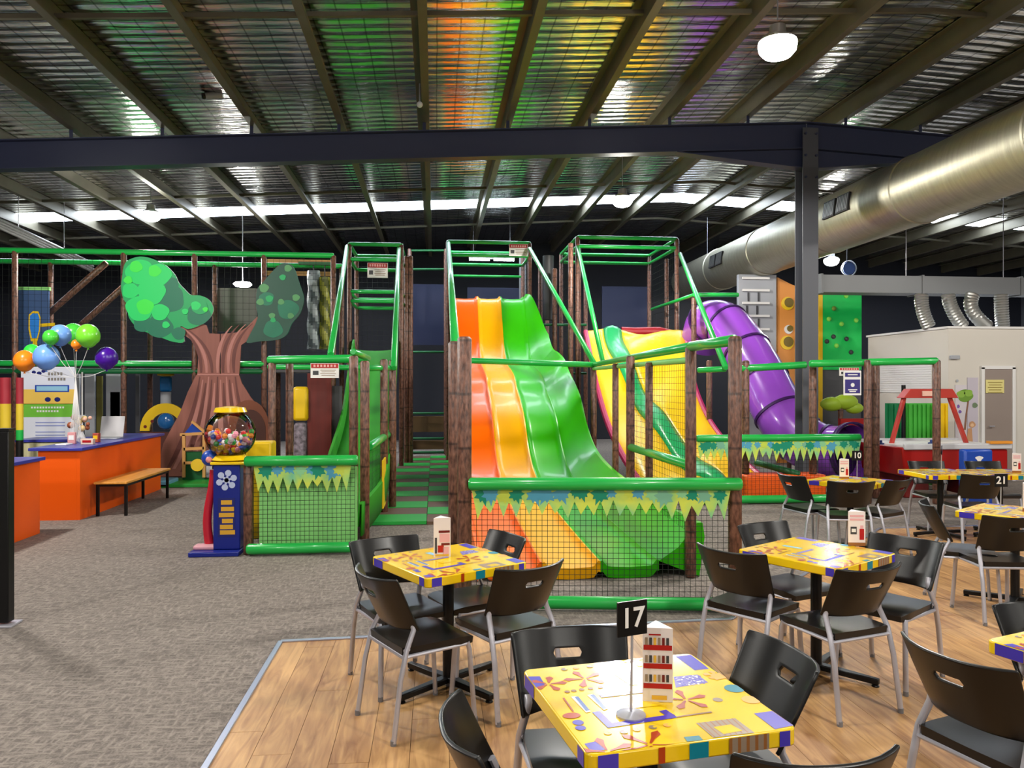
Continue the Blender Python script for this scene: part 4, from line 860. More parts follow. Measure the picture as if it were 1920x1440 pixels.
# ------------------------------------------------------------------ reception counter side
cc = fl(150, 975); CX = cc.x; CY = cc.y; CHT = .9
rc = thing('reception_counter', 'orange reception counter with blue top behind the bench', 'counter', (CX, CY, 0))
fx = gp(75, 9.98).x
far = gp(278, 12.9).y
MB().box((CX - .02, (CY + far) / 2, CHT / 2), (.04, far - CY, CHT)).build('side_panel', ORA, rc, smooth=0)
MB().box(((fx + CX - .041) / 2, CY + .02, CHT / 2), (CX - fx - .041, .04, CHT)).build('front_panel', ORA, rc, smooth=0)
MB().box(((fx + CX) / 2, (CY + far) / 2 + .02, CHT / 2), (CX - fx - .08, far - CY - .05, CHT - .02)).build('carcass', DGREY, rc, smooth=0)
MB().prism([(fx - .1, CY - .05, CHT), (CX + .05, CY - .05, CHT), (CX + .05, far + .05, CHT), (fx - .1, far + .05, CHT)], (0, 0, .04)).build('worktop', CTOP, rc, bevel=.006)
# inner low desk
MB().box((fx - .75, far - .3, .42), (1.4, .6, .84)).build('inner_desk', mat('desk_cream', (206, 200, 160), .5), rc); MB().box((fx - .75, far - .3, .87), (1.45, .65, .04)).build('inner_worktop', CTOP, rc)
u1 = fl(75, 1000)
c2 = thing('gate_counter', 'orange counter end with blue top at the left picture edge', 'counter', (u1.x, u1.y, 0))
MB().box((u1.x - .45, u1.y - .8, .43), (.9, 1.6, .86)).build('cabinet', ORA, c2, bevel=.004); MB().box((u1.x - .45, u1.y - .8, .88), (.98, 1.7, .04)).build('worktop', CTOP, c2, bevel=.006)
MB().box((u1.x - .3, u1.y - .35, .91), (.2, .15, .012)).build('paper_pad', WHITE, c2)
# bench
b0, b1 = fl(229, 967), fl(320, 934); BZ = .43
bw = Vector((-.36, 0, 0)); b1.x = b0.x = (b0.x + b1.x) / 2
bn = thing('timber_bench', 'long timber topped bench with thin black legs against the orange counter', 'bench', (b0.x - .18, (b0.y + b1.y) / 2, 0))
MB().box((b0.x - .18, (b0.y + b1.y) / 2, BZ + .015), (.42, b1.y - b0.y + .12, .03)).build('seat', TIMB, bn, bevel=.005)
for p in (b0, b1):
    for o in (0, -.36): MB().box((p.x + o, p.y, BZ / 2), (.035, .035, BZ)).build('leg', BLKMET, bn)
    MB().box((p.x - .18, p.y, BZ - .02), (.36, .03, .03)).build('cross_rail', BLKMET, bn)
for o in (0, -.36): MB().box((b0.x + o, (b0.y + b1.y) / 2, BZ - .02), (.03, b1.y - b0.y, .03)).build('side_rail', BLKMET, bn)
# things on the counter
TZ = CHT + .04
def onc(px, d, z=TZ): p = gp(px, d); return Vector((p.x, p.y, z))
p = onc(204, 11.6); t = thing('laptop', 'open pale grey laptop seen from behind on the counter', 'laptop', p)
MB().box(p + Vector((0, -.02, .012)), (.34, .24, .02)).build('keyboard_base', GREY, t, bevel=.004); MB().box(p + Vector((.02, .08, .18)), (.34, .012, .32), 0, Matrix.Rotation(math.radians(-14), 3, 'X')).build('screen_lid', mat('laptop_lid', (196, 194, 196), .35), t, bevel=.004)
p = onc(152, 10.9); t = thing('flower_vase', 'small vase of cream and brown dried flowers on the counter', 'vase', p)
MB().lathe([(.04, 0), (.06, .06), (.03, .14), (.035, .18)], p, 14).build('vase', WHITE, t)
rr = random.Random(5)
for i in range(12): MB().ball(p + Vector((rr.uniform(-.13, .13), rr.uniform(-.06, .06), .2 + rr.uniform(0, .16))), rr.uniform(.025, .05), 8).build('flower', (mat('flower_cream', (226, 196, 140), .6), mat('flower_brown', (150, 80, 50), .6), mat('flower_pink', (220, 170, 150), .6))[i % 3], t)
for i, (px, d, s, m, lb) in enumerate(((135, 10.6, (.1, .05, .16), mat('brochure_pink', (216, 150, 150), .5), 'pink brochure holder on the counter'), (165, 10.5, (.16, .08, .08), mat('brochure_cream', (226, 200, 180), .5), 'low cream card box on the counter'), (181, 10.9, (.08, .08, .13), mat('tin_red', (170, 70, 50), .5), 'small red tin on the counter beside the laptop'), (120, 10.4, (.14, .2, .02), WHITE, 'white paper sheet lying on the counter corner'))):
    p = onc(px, d); t = thing('counter_item', lb, 'stationery', p); t.name = ('brochure_holder', 'card_box', 'small_tin', 'paper_sheet')[i]
    MB().box(p + Vector((0, 0, s[2] / 2)), s).build('body', m, t, bevel=.006)
    if s[2] > .05: MB().box(p + Vector((0, -s[1] / 2 - .001, s[2] * .55)), (s[0] * .7, .003, s[2] * .4)).build('printed_label', (WHITE, RED, YELP, WHITE)[i], t)
p = onc(154, 11.3); t = thing('white_stand', 'thin white upright pole stand on the counter', 'stand', p); MB().lathe([(.08, 0), (.08, .015), (.01, .03)], p, 14).build('base', WHITE, t); MB().tube([p, p + Vector((0, 0, 1.0))], .012, 8).build('pole', WHITE, t); MB().box(p + Vector((0, 0, .32)), (.07, .07, .1)).build('clamp', WHITE, t)
# pull-up banner
bp0 = gp(90, 13.2); t = thing('pull_up_banner', 'white pull-up banner with yellow and green bands behind the counter', 'banner', (bp0.x, bp0.y, 0))
bz0, bz1 = at(0, 828, 13.2).z, at(0, 690, 13.2).z; bwid = .87; yb_ = bp0.y
MB().box((bp0.x, yb_, (bz1 + .05) / 2 + .02), (bwid, .008, bz1 - .05)).build('sheet', mat('banner_white', (222, 226, 240), .5), t)
MB().box((bp0.x, yb_ + .02, .04), (bwid + .06, .2, .08)).build('base', GREY, t); MB().tube([(bp0.x, yb_ + .02, .05), (bp0.x, yb_ + .02, bz1)], .012, 8).build('back_pole', STEEL, t)
def band(y0, y1, x0, x1, m, k=0, nm='printed_band'):
    za, zb = at(0, y0, 13.2).z, at(0, y1, 13.2).z; xa, xb = bp0.x - bwid / 2 + bwid * x0, bp0.x - bwid / 2 + bwid * x1
    return MB().box(((xa + xb) / 2, yb_ - .0055 - .0012 * k, (za + zb) / 2), (xb - xa, .0012, za - zb)).build(nm, m, t, smooth=0)
band(730, 758, 0, 1, mat('band_yellow', (236, 196, 90), .5)); band(757, 782, 0, 1, mat('band_green', (112, 190, 60), .5))
band(722, 735, .26, .9, BLUE, 1); band(724, 733, .29, .87, LBL, 2, 'title_box')
mb = MB()
for x, y, rr_ in ((.5, 749, .05), (.68, 749, .05), (.34, 700, .04), (.42, 696, .035), (.24, 698, .035)):
    c = Vector((bp0.x - bwid / 2 + bwid * x, yb_ - .0085, at(0, y, 13.2).z)); mb.poly([c + Vector((rr_ * math.cos(a), 0, rr_ * .8 * math.sin(a))) for a in [i * math.pi / 7 for i in range(14)]])
mb.build('emblem_print', NBLUE, t, smooth=0)
mb = MB()
for y, n, hh in ((701, 5, .05), (711, 6, .045)):
    for i in range(n): mb.box((bp0.x + .02 + .05 * i, yb_ - .0075, at(0, y, 13.2).z), (.034, .001, hh))
mb.build('emblem_lettering', mat('letter_grey', (130, 126, 120), .5), t, smooth=0)
mb = MB()
for y, n in ((764, 12), (771, 8)):
    for i in range(n): mb.box((bp0.x + (i - n / 2) * .046 + .02, yb_ - .0075, at(0, y, 13.2).z), (.03, .001, .03))
mb.build('band_lettering', WHITE, t, smooth=0)
mb = MB()
for y in (792, 798, 810, 816): mb.box((bp0.x + .04, yb_ - .0075, at(0, y, 13.2).z), (.48, .001, .02))
mb.build('small_print', mat('print_lilac', (150, 160, 210), .5), t, smooth=0)
# coloured columns by the left edge
for px, lb in ((10, 'red yellow and green striped foam column at the left edge'), (37, 'narrow striped foam column behind the banner')):
    p = gp(px, 11.6); t = thing('striped_column', lb, 'column', p, 'striped foam columns'); r = .075 if px == 10 else .05
    zz = [0, at(0, 825, 11.6).z, at(0, 806, 11.6).z, at(0, 757, 11.6).z, at(0, 708, 11.6).z]
    for a, b_, m, nm in zip(zz, zz[1:], (BLACK, GREEN, mat('col_yellow', (216, 186, 50), .45), mat('col_red', (160, 44, 56), .45)), ('black_band', 'green_band', 'yellow_band', 'red_band')): MB().tube([(p.x, p.y, a), (p.x, p.y, b_)], r, 16).build(nm, m, t)
# black gate post at the left edge
gpst = fl(10, 1172); t = thing('black_gate_post', 'black metal gate post at the extreme left foreground', 'post', gpst)
MB().box((gpst.x - .0, gpst.y, .72), (.085, .085, 1.39)).build('upright', BLKMET, t, bevel=.006); MB().box((gpst.x, gpst.y, .008), (.16, .16, .016)).build('base_plate', STEEL, t, bevel=.003); MB().box((gpst.x, gpst.y, 1.425), (.095, .095, .02)).build('cap', BLKMET, t)
for z in (.3, 1.2): MB().box((gpst.x - .55, gpst.y, z), (1.0, .03, .03)).build('gate_rail', BLKMET, t)
for i in range(6): MB().box((gpst.x - .15 - .16 * i, gpst.y, .75), (.015, .015, .9)).build('gate_bar', BLKMET, t)
# balloons
bal = ((60, 661, 15, LF[3], 'small green balloon half hidden behind the orange one'), (46, 677, 19, mat('balloon_orange', (244, 136, 30), .25), 'orange balloon at the left of the bunch'), (87, 670, 23, mat('balloon_blue', (110, 156, 226), .25), 'light blue balloon low in the bunch'), (95, 633, 14, mat('balloon_green', (70, 190, 60), .25), 'green balloon left of the upper blue one'), (138, 627, 20, MATS['balloon_green'], 'green balloon behind the upper blue one'), (113, 629, 19, MATS['balloon_blue'], 'light blue balloon high in the bunch'), (143, 646, 9, MATS['balloon_orange'], 'tiny orange balloon under the green ones'), (165, 630, 21, mat('balloon_lime', (112, 206, 50), .25), 'bright lime balloon at the upper right of the bunch'), (200, 672, 20, mat('balloon_purple', (64, 16, 140), .25), 'dark purple balloon on its own to the right'))
for i, (px, py, r, m, lb) in enumerate(bal):
    d = 10.9 - .12 * (i % 4) if i != 8 else 10.7; c = at(px, py, d); R_ = r / FPX * d
    if i in (0, 4): d += .35; c = at(px, py, d)
    t = thing('balloon', lb, 'balloon', c, 'balloons tied above the counter')
    MB().lathe([(R_ * math.sin(math.pi * k / 14) * (1 - .12 * (k < 5)), -R_ * 1.08 * math.cos(math.pi * k / 14)) for k in range(15)], c, 20).build('skin', m, t, smooth=60)
    MB().lathe([(.018, 0), (.004, .025)], c + Vector((0, 0, -R_ * 1.08 - .02)), 8).build('knot', m, t)
    e = at(142, 708, 10.8); s0 = c + Vector((0, 0, -R_ * 1.08)); MB().tube([s0, s0.lerp(e, .5) + Vector((0, 0, -.03)), e, up(e, TZ + .02) + Vector((.02 * i - .08, 0, 0))], .004, 5).build('string', WHITE, t)

# ------------------------------------------------------------------ gumball machine
def clear():
    m = bpy.data.materials.new('clear_globe'); m.use_nodes = True; nt = m.node_tree; nt.nodes.remove(nt.nodes['Principled BSDF'])
    tr = nt.nodes.new('ShaderNodeBsdfTransparent'); gl = nt.nodes.new('ShaderNodeBsdfGlossy'); gl.inputs['Roughness'].default_value = .03; fr_ = nt.nodes.new('ShaderNodeLayerWeight'); fr_.inputs[0].default_value = .25
    mx = nt.nodes.new('ShaderNodeMixShader'); L = nt.links.new; L(fr_.outputs['Fresnel'], mx.inputs[0]); L(tr.outputs[0], mx.inputs[1]); L(gl.outputs[0], mx.inputs[2]); L(mx.outputs[0], nt.nodes['Material Output'].inputs[0])
    return m
g = gp(432, 8.1); gd = 8.1
t = thing('gumball_machine', 'tall gumball machine with clear globe of sweets on a blue stand', 'vending machine', g)
gz = lambda y: at(0, y, gd).z
GX, GY = g.x, g.y
MB().box((GX - .1, GY - .02, .025), (.5, .5, .05)).build('base_plate', mat('machine_blue', (20, 36, 130), .3), t, bevel=.01)
MB().box((GX, GY, .05 + (gz(868) - .05) / 2), (.27, .3, gz(868) - .05)).build('stand', MATS['machine_blue'], t, bevel=.01)
MB().box((GX + .02, GY, gz(866)), (.36, .36, .03)).build('yellow_collar', YEL, t, bevel=.01)
cz = gz(814); R_ = .26
MB().lathe([(R_ * math.sin(math.pi * k / 16), -R_ * math.cos(math.pi * k / 16)) for k in range(2, 15)], (GX, GY, cz), 28).build('globe', clear(), t, smooth=70)
MB().lathe([(.1, -.015), (.17, 0), (.15, .045), (.05, .06)], (GX, GY, cz + R_ * .9), 20).build('lid', YEL, t)
MB().lathe([(.12, 0), (.2, .03), (.14, .08)], (GX, GY, gz(866)), 20).build('globe_seat', YEL, t)
cols = [mat('sweet_%d' % i, c, .3) for i, c in enumerate(((226, 60, 60), (246, 214, 60), (70, 170, 80), (90, 110, 210), (246, 240, 240), (246, 160, 180), (246, 150, 60), (240, 210, 225)))]
rr = random.Random(9); n = 0
while n < 130:
    v = Vector((rr.uniform(-1, 1), rr.uniform(-1, .6), rr.uniform(-.88, .12)))
    if v.length < .88 and v.length > .5:
        MB().ball(Vector((GX, GY, cz)) + v * R_, .03, 6).build('sweet', cols[n % 8], t); n += 1
f = GY - .153
mb = MB()
for k in range(6):
    a = k * math.pi / 3 + .3; c = Vector((GX, f, gz(897))); mb.poly([c + Vector((.075 * math.cos(a) + .033 * math.cos(q), 0, .075 * math.sin(a) + .033 * math.sin(q))) for q in [j * math.pi / 5 for j in range(10)]])
    mb.poly([c + Vector((.02 * math.cos(a + 1.57), -.0005, .02 * math.sin(a + 1.57))), c + Vector((-.02 * math.cos(a + 1.57), -.0005, -.02 * math.sin(a + 1.57))), c + Vector((.08 * math.cos(a), -.0005, .08 * math.sin(a)))])
mb.build('splash_print', mat('splash_pale', (190, 200, 230), .4), t, smooth=0)
mb = MB()
for k, y in enumerate((938, 950, 961, 972, 983, 993)): mb.box((GX + .01 * (k % 2), f, gz(y)), (.11 + .02 * (k % 3), .004, .045))
mb.build('yellow_lettering', mat('letter_gold', (220, 166, 50), .4), t, smooth=0)
MB().box((GX, f + .001, gz(966)), (.17, .004, .40)).build('letter_panel', NBLUE, t, smooth=0)
sp = [Vector((GX - .2 - .03 * math.sin(k * .4), GY - .02, .05 + (gz(880) - .05) * k / 12)) for k in range(13)]
MB().tube(sp, [.05 - .0012 * k for k in range(13)], 10).build('red_figure_body', mat('figure_red', (190, 30, 50), .35), t); MB().ball((GX - .2, GY - .03, gz(858)), .085, 14).build('figure_head', BLUE, t); MB().ball((GX - .19, GY - .1, gz(860)), .035, 10).build('figure_face', mat('figure_pink', (230, 150, 150), .4), t)
MB().box((GX - .23, GY - .08, .07), (.22, .14, .05)).build('figure_feet', mat('figure_pale', (220, 160, 170), .4), t, bevel=.02)

# ------------------------------------------------------------------ dining tables
TH = .74; TS = .33
def tw2(lat, d): return W(lat, d)
def table(lat, d, deg, label):
    p = W(lat, d); rz = math.radians(deg) - YAW
    return p, rz, label
T17 = W(.44, 2.50); R17 = math.radians(15) - YAW
Minv = (Matrix.Translation(T17) @ Matrix.Rotation(R17, 4, 'Z')).inverted()
def tl(x, y):                               # printed design: crop coordinates of the photographed top -> table space
    q = Minv @ atz(980 + x / 3.692, 1150 + y / 3.692, TH); return Vector((q.x, q.y, 0))
tab = thing('cafe_table', 'square yellow printed cafe table in the centre foreground with number 17 stand', 'table', T17, 'yellow printed cafe tables', R17)
def rsq(s, r, n=5):
    out = []
    for cx, cy, a0 in ((s - r, s - r, 0), (-s + r, s - r, 90), (-s + r, -s + r, 180), (s - r, -s + r, 270)):
        for k in range(n + 1): a = math.radians(a0 + 90 * k / n); out.append((cx + r * math.cos(a), cy + r * math.sin(a)))
    return out
top = MB().prism([(x, y, TH - .052) for x, y in rsq(TS, .03)], (0, 0, .052)).build('tabletop', YEL, tab, bevel=.006, world=False)
class PMB(MB):
    k = 0
    def poly(s, pts, m=0):
        PMB.k += 1; e = PMB.k * 6e-6
        return MB.poly(s, [Vector((p[0] * (1 + e * 3), p[1] * (1 + e * 3), p[2] + e)) for p in pts], m)
pm = PMB(); ZP = TH + .0006
def pp(lst, m, dz=0): pm.poly([Vector((q.x, q.y, ZP + dz)) for q in (tl(*c) for c in lst)], m)
def clampq(q): e = TS - .003; return Vector((max(-e, min(e, q.x)), max(-e, min(e, q.y)), 0))
def star(x, y, L, m, rot):
    c = tl(x, y)
    for k in range(5):
        a = rot + k * 2 * math.pi / 5; u = Vector((math.cos(a), math.sin(a), 0)); v = Vector((-u.y, u.x, 0))
        pm.poly([Vector((q.x, q.y, ZP + .0002)) for q in map(clampq, (c + u * .008 + v * .003, c + u * L * .45 + v * .006, c + u * L * .8 + v * .014, c + u * L, c + u * L * .8 - v * .014, c + u * L * .45 - v * .006, c + u * .008 - v * .003))], m)
def disc(x, y, r, m, sx=1): c = tl(x, y); pm.poly([clampq(c + Vector((r * sx * math.cos(a), r * math.sin(a), 0))) + Vector((0, 0, ZP + .0001)) for a in [i * math.pi / 9 for i in range(18)]], m)
def path(lst, wd, m):
    q = [tl(*c) for c in lst]
    for a, b_ in zip(q, q[1:]):
        u = (b_ - a).normalized(); v = Vector((-u.y, u.x, 0)) * wd / 2; e = u * wd / 2
        pm.poly([Vector((k.x, k.y, ZP)) for k in (a - e + v, b_ + e + v, b_ + e - v, a - e - v)], m)
pms = [PURP, TEAL, OPR, BRN, LBL, WHITE, GRYP, mat('print_apricot', (240, 170, 70), .3), mat('print_violet', (120, 110, 190), .3), mat('print_blue', (40, 90, 170), .3), YEL]
pp([(1060, 300), (1165, 288), (1290, 385), (1190, 395)], 0); pp([(1045, 440), (1210, 425), (1285, 480), (1060, 515)], 8)
rr = random.Random(2)
for i in range(70):
    u, v = rr.random(), rr.random(); x = 1050 + u * 170 + v * 45; y = 445 - 18 * u + v * 60; disc(x, y, .004, 5 if i % 2 else 0)
disc(1465, 522, .033, 1); disc(1580, 600, .03, 7); disc(1350, 600, .016, 6)
pp([(1600, 695), (1725, 678), (1872, 778), (1745, 803)], 0)
pp([(1200, 762), (1470, 728), (1605, 828), (1320, 862)], 6); pp([(1320, 790), (1440, 772), (1520, 815), (1390, 838)], 10, .0003)
for i in range(7): pp([(1215 + 38 * i, 760 - 5 * i), (1225 + 38 * i, 759 - 5 * i), (1335 + 38 * i, 857 - 5 * i), (1325 + 38 * i, 858 - 5 * i)], 3, .0002)
pp([(1320, 790), (1440, 772), (1520, 815), (1390, 838)], 10, .0005)
pp([(1115, 858), (1220, 848), (1248, 878), (1140, 890)], 1)
pp([(35, 440), (120, 438), (160, 505), (95, 515)], 0); pp([(428, 905), (505, 888), (575, 945), (480, 962)], 0)
for a in ((430, 455, .075, 2, .5), (180, 490, .065, 2, 1.2), (1130, 600, .08, 2, .2), (880, 910, .095, 2, .9), (590, 958, .085, 2, .3), (1330, 430, .04, 7, .1), (800, 330, .06, 7, .6)): star(*a)
pp([(335, 580), (372, 576), (475, 682), (440, 690)], 5); pp([(360, 582), (385, 578), (465, 672), (440, 680)], 9, .0002)
pp([(445, 568), (482, 562), (595, 664), (560, 672)], 5); pp([(468, 568), (495, 564), (580, 658), (556, 664)], 9, .0002)
pp([(620, 415), (690, 405), (800, 495), (745, 502)], 4); pp([(1290, 425), (1360, 415), (1410, 450), (1340, 465)], 7); pp([(690, 580), (900, 560), (960, 640), (750, 660)], 10)
path([(520, 695), (605, 778), (1030, 715), (985, 685)], .026, 0); path([(560, 575), (850, 540)], .022, 8); path([(1070, 718), (1300, 686)], .008, 3); path([(285, 590), (350, 680)], .006, 2)
for i, (x, y) in enumerate(((310, 545), (355, 538), (410, 530), (470, 522), (540, 515))): disc(x, y, .009, 3)
disc(385, 758, .017, 0); disc(402, 795, .016, 0); disc(340, 710, .02, 2, 1.4)
for x, y, m in ((590, 830, 7), (700, 822, 6), (790, 806, 7), (900, 790, 6), (1000, 776, 7), (290, 390, 6), (370, 380, 7), (465, 370, 6)): disc(x, y, .012, m); disc(x + 14, y - 2, .005, 10)
# prints on the edges
ze0, ze1 = TH - .049, TH - .004
def eb(side, a, b_, m):
    o = TS + .0007
    if side == 'f': pm.poly([(a, -o, ze0), (b_, -o, ze0), (b_, -o, ze1), (a, -o, ze1)], m)
    if side == 'l': pm.poly([(-o, a, ze0), (-o, b_, ze0), (-o, b_, ze1), (-o, a, ze1)], m)
    if side == 'r': pm.poly([(o, a, ze0), (o, b_, ze0), (o, b_, ze1), (o, a, ze1)], m)
    if side == 'b': pm.poly([(a, o, ze0), (b_, o, ze0), (b_, o, ze1), (a, o, ze1)], m)
qa = tl(1115, 858).x; eb('f', qa, qa + .06, 1); eb('f', .1, .23, 6); eb('f', .265, .3, 0); eb('f', -.3, -.24, 0); eb('f', -.12, -.1, 2)
for i in range(5): eb('f', .1 + .028 * i, .11 + .028 * i, 3)
eb('l', .18, .29, 0); eb('l', -.3, -.25, 0); eb('r', -.3, -.2, 0); eb('r', .1, .18, 1); eb('b', -.1, .05, 0); eb('b', .2, .26, 1)
pm.build('printed_design', pms, top, smooth=0, world=False)
MB().tube([(0, 0, .05), (0, 0, TH - .05)], .033, 16).build('pedestal', BLKMET, tab, world=False)
MB().box((0, 0, TH - .058), (.36, .36, .012)).build('mounting_plate', BLKMET, tab, world=False)
for k in range(4):
    a = math.radians(10 + 90 * k); u = Vector((math.cos(a), math.sin(a), 0)); MB().prism([Vector((-u.y * .03, u.x * .03, .03)), Vector((u.y * .03, -u.x * .03, .03)), u * .36 + Vector((u.y * .018, -u.x * .018, .02)), u * .36 + Vector((-u.y * .018, u.x * .018, .02))], (0, 0, .035)).build('foot', BLKMET, tab, bevel=.006, world=False)
    MB().lathe([(.02, 0), (.022, .012), (.012, .022)], u * .34, 10).build('glide', BLKMET, tab, world=False)
for lat, d, deg, lb in ((-.37, 4.47, 36, 'square yellow printed cafe table at the left, nearest the rainbow slide'), (1.85, 4.68, 38, 'square yellow printed cafe table right of centre with bright lamp reflection'), (3.60, 8.19, 42, 'square yellow printed cafe table farthest back near the purple slide'), (4.98, 8.95, 4, 'yellow printed cafe table pushed to another near the air hockey table'), (5.66, 8.93, 4, 'yellow printed cafe table cut by the right edge near the air hockey table'), (4.02, 6.15, 40, 'square yellow printed cafe table at the right edge with number 21 stand'), (2.32, 2.90, 25, 'yellow printed cafe table with only a purple corner showing at the right edge')):
    dup(tab, W(lat, d), math.radians(deg) - YAW, lb)
# number stands
def number_stand(lat, d, num, label, ang, hgt=.27):
    p = W(lat, d, TH); t = thing('number_stand', label, 'number sign', p, 'table number stands'); a = math.radians(ang); xd = Vector((math.cos(a), math.sin(a), 0)); nd = Vector((xd.y, -xd.x, 0))
    MB().lathe([(.045, 0), (.045, .006), (.012, .014)], p, 20).build('base_disc', STEEL, t); MB().tube([p, p + Vector((.004, 0, hgt))], .0042, 8).build('rod', STEEL, t)
    c = p + Vector((0, 0, hgt + .03)) + nd * .006; R_ = Matrix((xd, nd, Vector((0, 0, 1)))).transposed()
    MB().box(c, (.105, .006, .105), 0, R_).build('black_plate', BLKMET, t, smooth=0)
    MB().box(p + Vector((0, 0, hgt)) + nd * .0, (.018, .012, .03), 0, R_).build('clip', BLKMET, t)
    if num: text(num, .085, c + nd * .0045, xd, (0, 0, 1), WHITE, 'number_print', t, .0006, .0015)
bs = atz(1183, 1342, TH)
lat17 = bs.dot(Vector((CA, -SA, 0))); dd17 = bs.dot(Vector((SA, CA, 0)))
number_stand(lat17, dd17, '17', 'black table number sign 17 on a silver rod', 18)
number_stand(3.72, 8.3, '10', 'black table number sign 10 on the farthest back table', -8, .22)
number_stand(5.02, 9.0, None, 'black table number sign seen edge on near the air hockey table', 52, .22)
number_stand(4.0, 6.3, '21', 'black table number sign 21 by the right picture edge', -6, .2)
# menu tents
def tent(lat, d, ang, label, style=0, hgt=.21, wd=.1):
    p = W(lat, d, TH + .001); t = thing('menu_tent', label, 'menu card', p, 'folded menu cards on the tables')
    M_ = Matrix.Translation(p) @ Matrix.Rotation(math.radians(ang), 4, 'Z')
    tri = [Vector((wd / 2 * 1.155 * math.cos(a), wd / 2 * 1.155 * math.sin(a), 0)) for a in (math.radians(-150), math.radians(-30), math.radians(90))]
    b = MB(); b.prism([M_ @ q for q in tri], (0, 0, hgt)); b.build('card', mat('menu_card', (232, 222, 222), .45), t, smooth=0)
    mb = MB(); fr = (Matrix.Rotation(math.radians(ang), 4, 'Z') @ Vector((0, -1, 0)))
    for f in range(3):
        a, c = tri[f], tri[(f + 1) % 3]; e = (c - a).normalized(); nrm = Vector((e.y, -e.x, 0)) * .0012; L = (c - a).length
        def q(u0, u1, z0, z1, m, k=1): mb.poly([M_ @ (a + e * L * u0 + nrm * k + Vector((0, 0, hgt * z0))), M_ @ (a + e * L * u1 + nrm * k + Vector((0, 0, hgt * z0))), M_ @ (a + e * L * u1 + nrm * k + Vector((0, 0, hgt * z1))), M_ @ (a + e * L * u0 + nrm * k + Vector((0, 0, hgt * z1)))], m)
        if style == 0:
            for z in (.7, .45, .18): q(.03, .97, z, z + .07, 0)
            for z in (.53, .27, .77):
                for k in range(6): q(.08 + .14 * k, .17 + .14 * k, z, z + .1, (1, 2, 3, 1, 4, 2)[k])
            q(.3, .8, .03, .09, 3); q(.2, .6, .9, .92, 0)
        elif style == 1:
            q(.3, .95, .62, .68, 4); q(.35, .95, .38, .6, 5); q(.25, .6, .12, .3, 0); q(.45, .95, .3, .36, 4); q(.1, .9, .02, .08, 3); q(.08, .2, .1, .5, 2); q(.55, .9, .08, .26, 5)
        else:
            q(.1, .9, .84, .9, 5); q(.1, .9, .74, .8, 5); q(.14, .5, .34, .56, 2); q(.2, .45, .4, .5, 6, 1.5); q(.66, .92, .18, .5, 0); q(.7, .88, .5, .6, 5); q(0, 1, 0, .1, 7)
    mb.build('menu_print', [RED, GRYP, DGREY, mat('menu_amber', (226, 176, 60), .5), DRED, mat('menu_rose', (226, 170, 176), .5), WHITE, BRN], t, smooth=0)
q = atz(1232, 1310, TH); tent(q.dot(Vector((CA, -SA, 0))), q.dot(Vector((SA, CA, 0))), -12, 'white menu card with red bands on the number 17 table', 0, .235, .095)
q = atz(828, 1043, TH); tent(q.dot(Vector((CA, -SA, 0))), q.dot(Vector((SA, CA, 0))), 5, 'pink and brown menu card on the left table', 1, .23, .1)
q = atz(1603, 1022, TH); tent(q.dot(Vector((CA, -SA, 0))), q.dot(Vector((SA, CA, 0))), -10, 'white menu card with dark picture on the right of centre table', 2, .215, .105)
q = atz(1581, 897, TH); tent(q.dot(Vector((CA, -SA, 0))), q.dot(Vector((SA, CA, 0))), -10, 'menu card on the farthest back table', 2, .21, .1)
tent(5.82, 8.9, -10, 'menu card at the right edge near the air hockey table', 2, .22, .1); tent(4.15, 6.2, -10, 'menu card cut by the right edge on the number 21 table', 2, .22, .1)

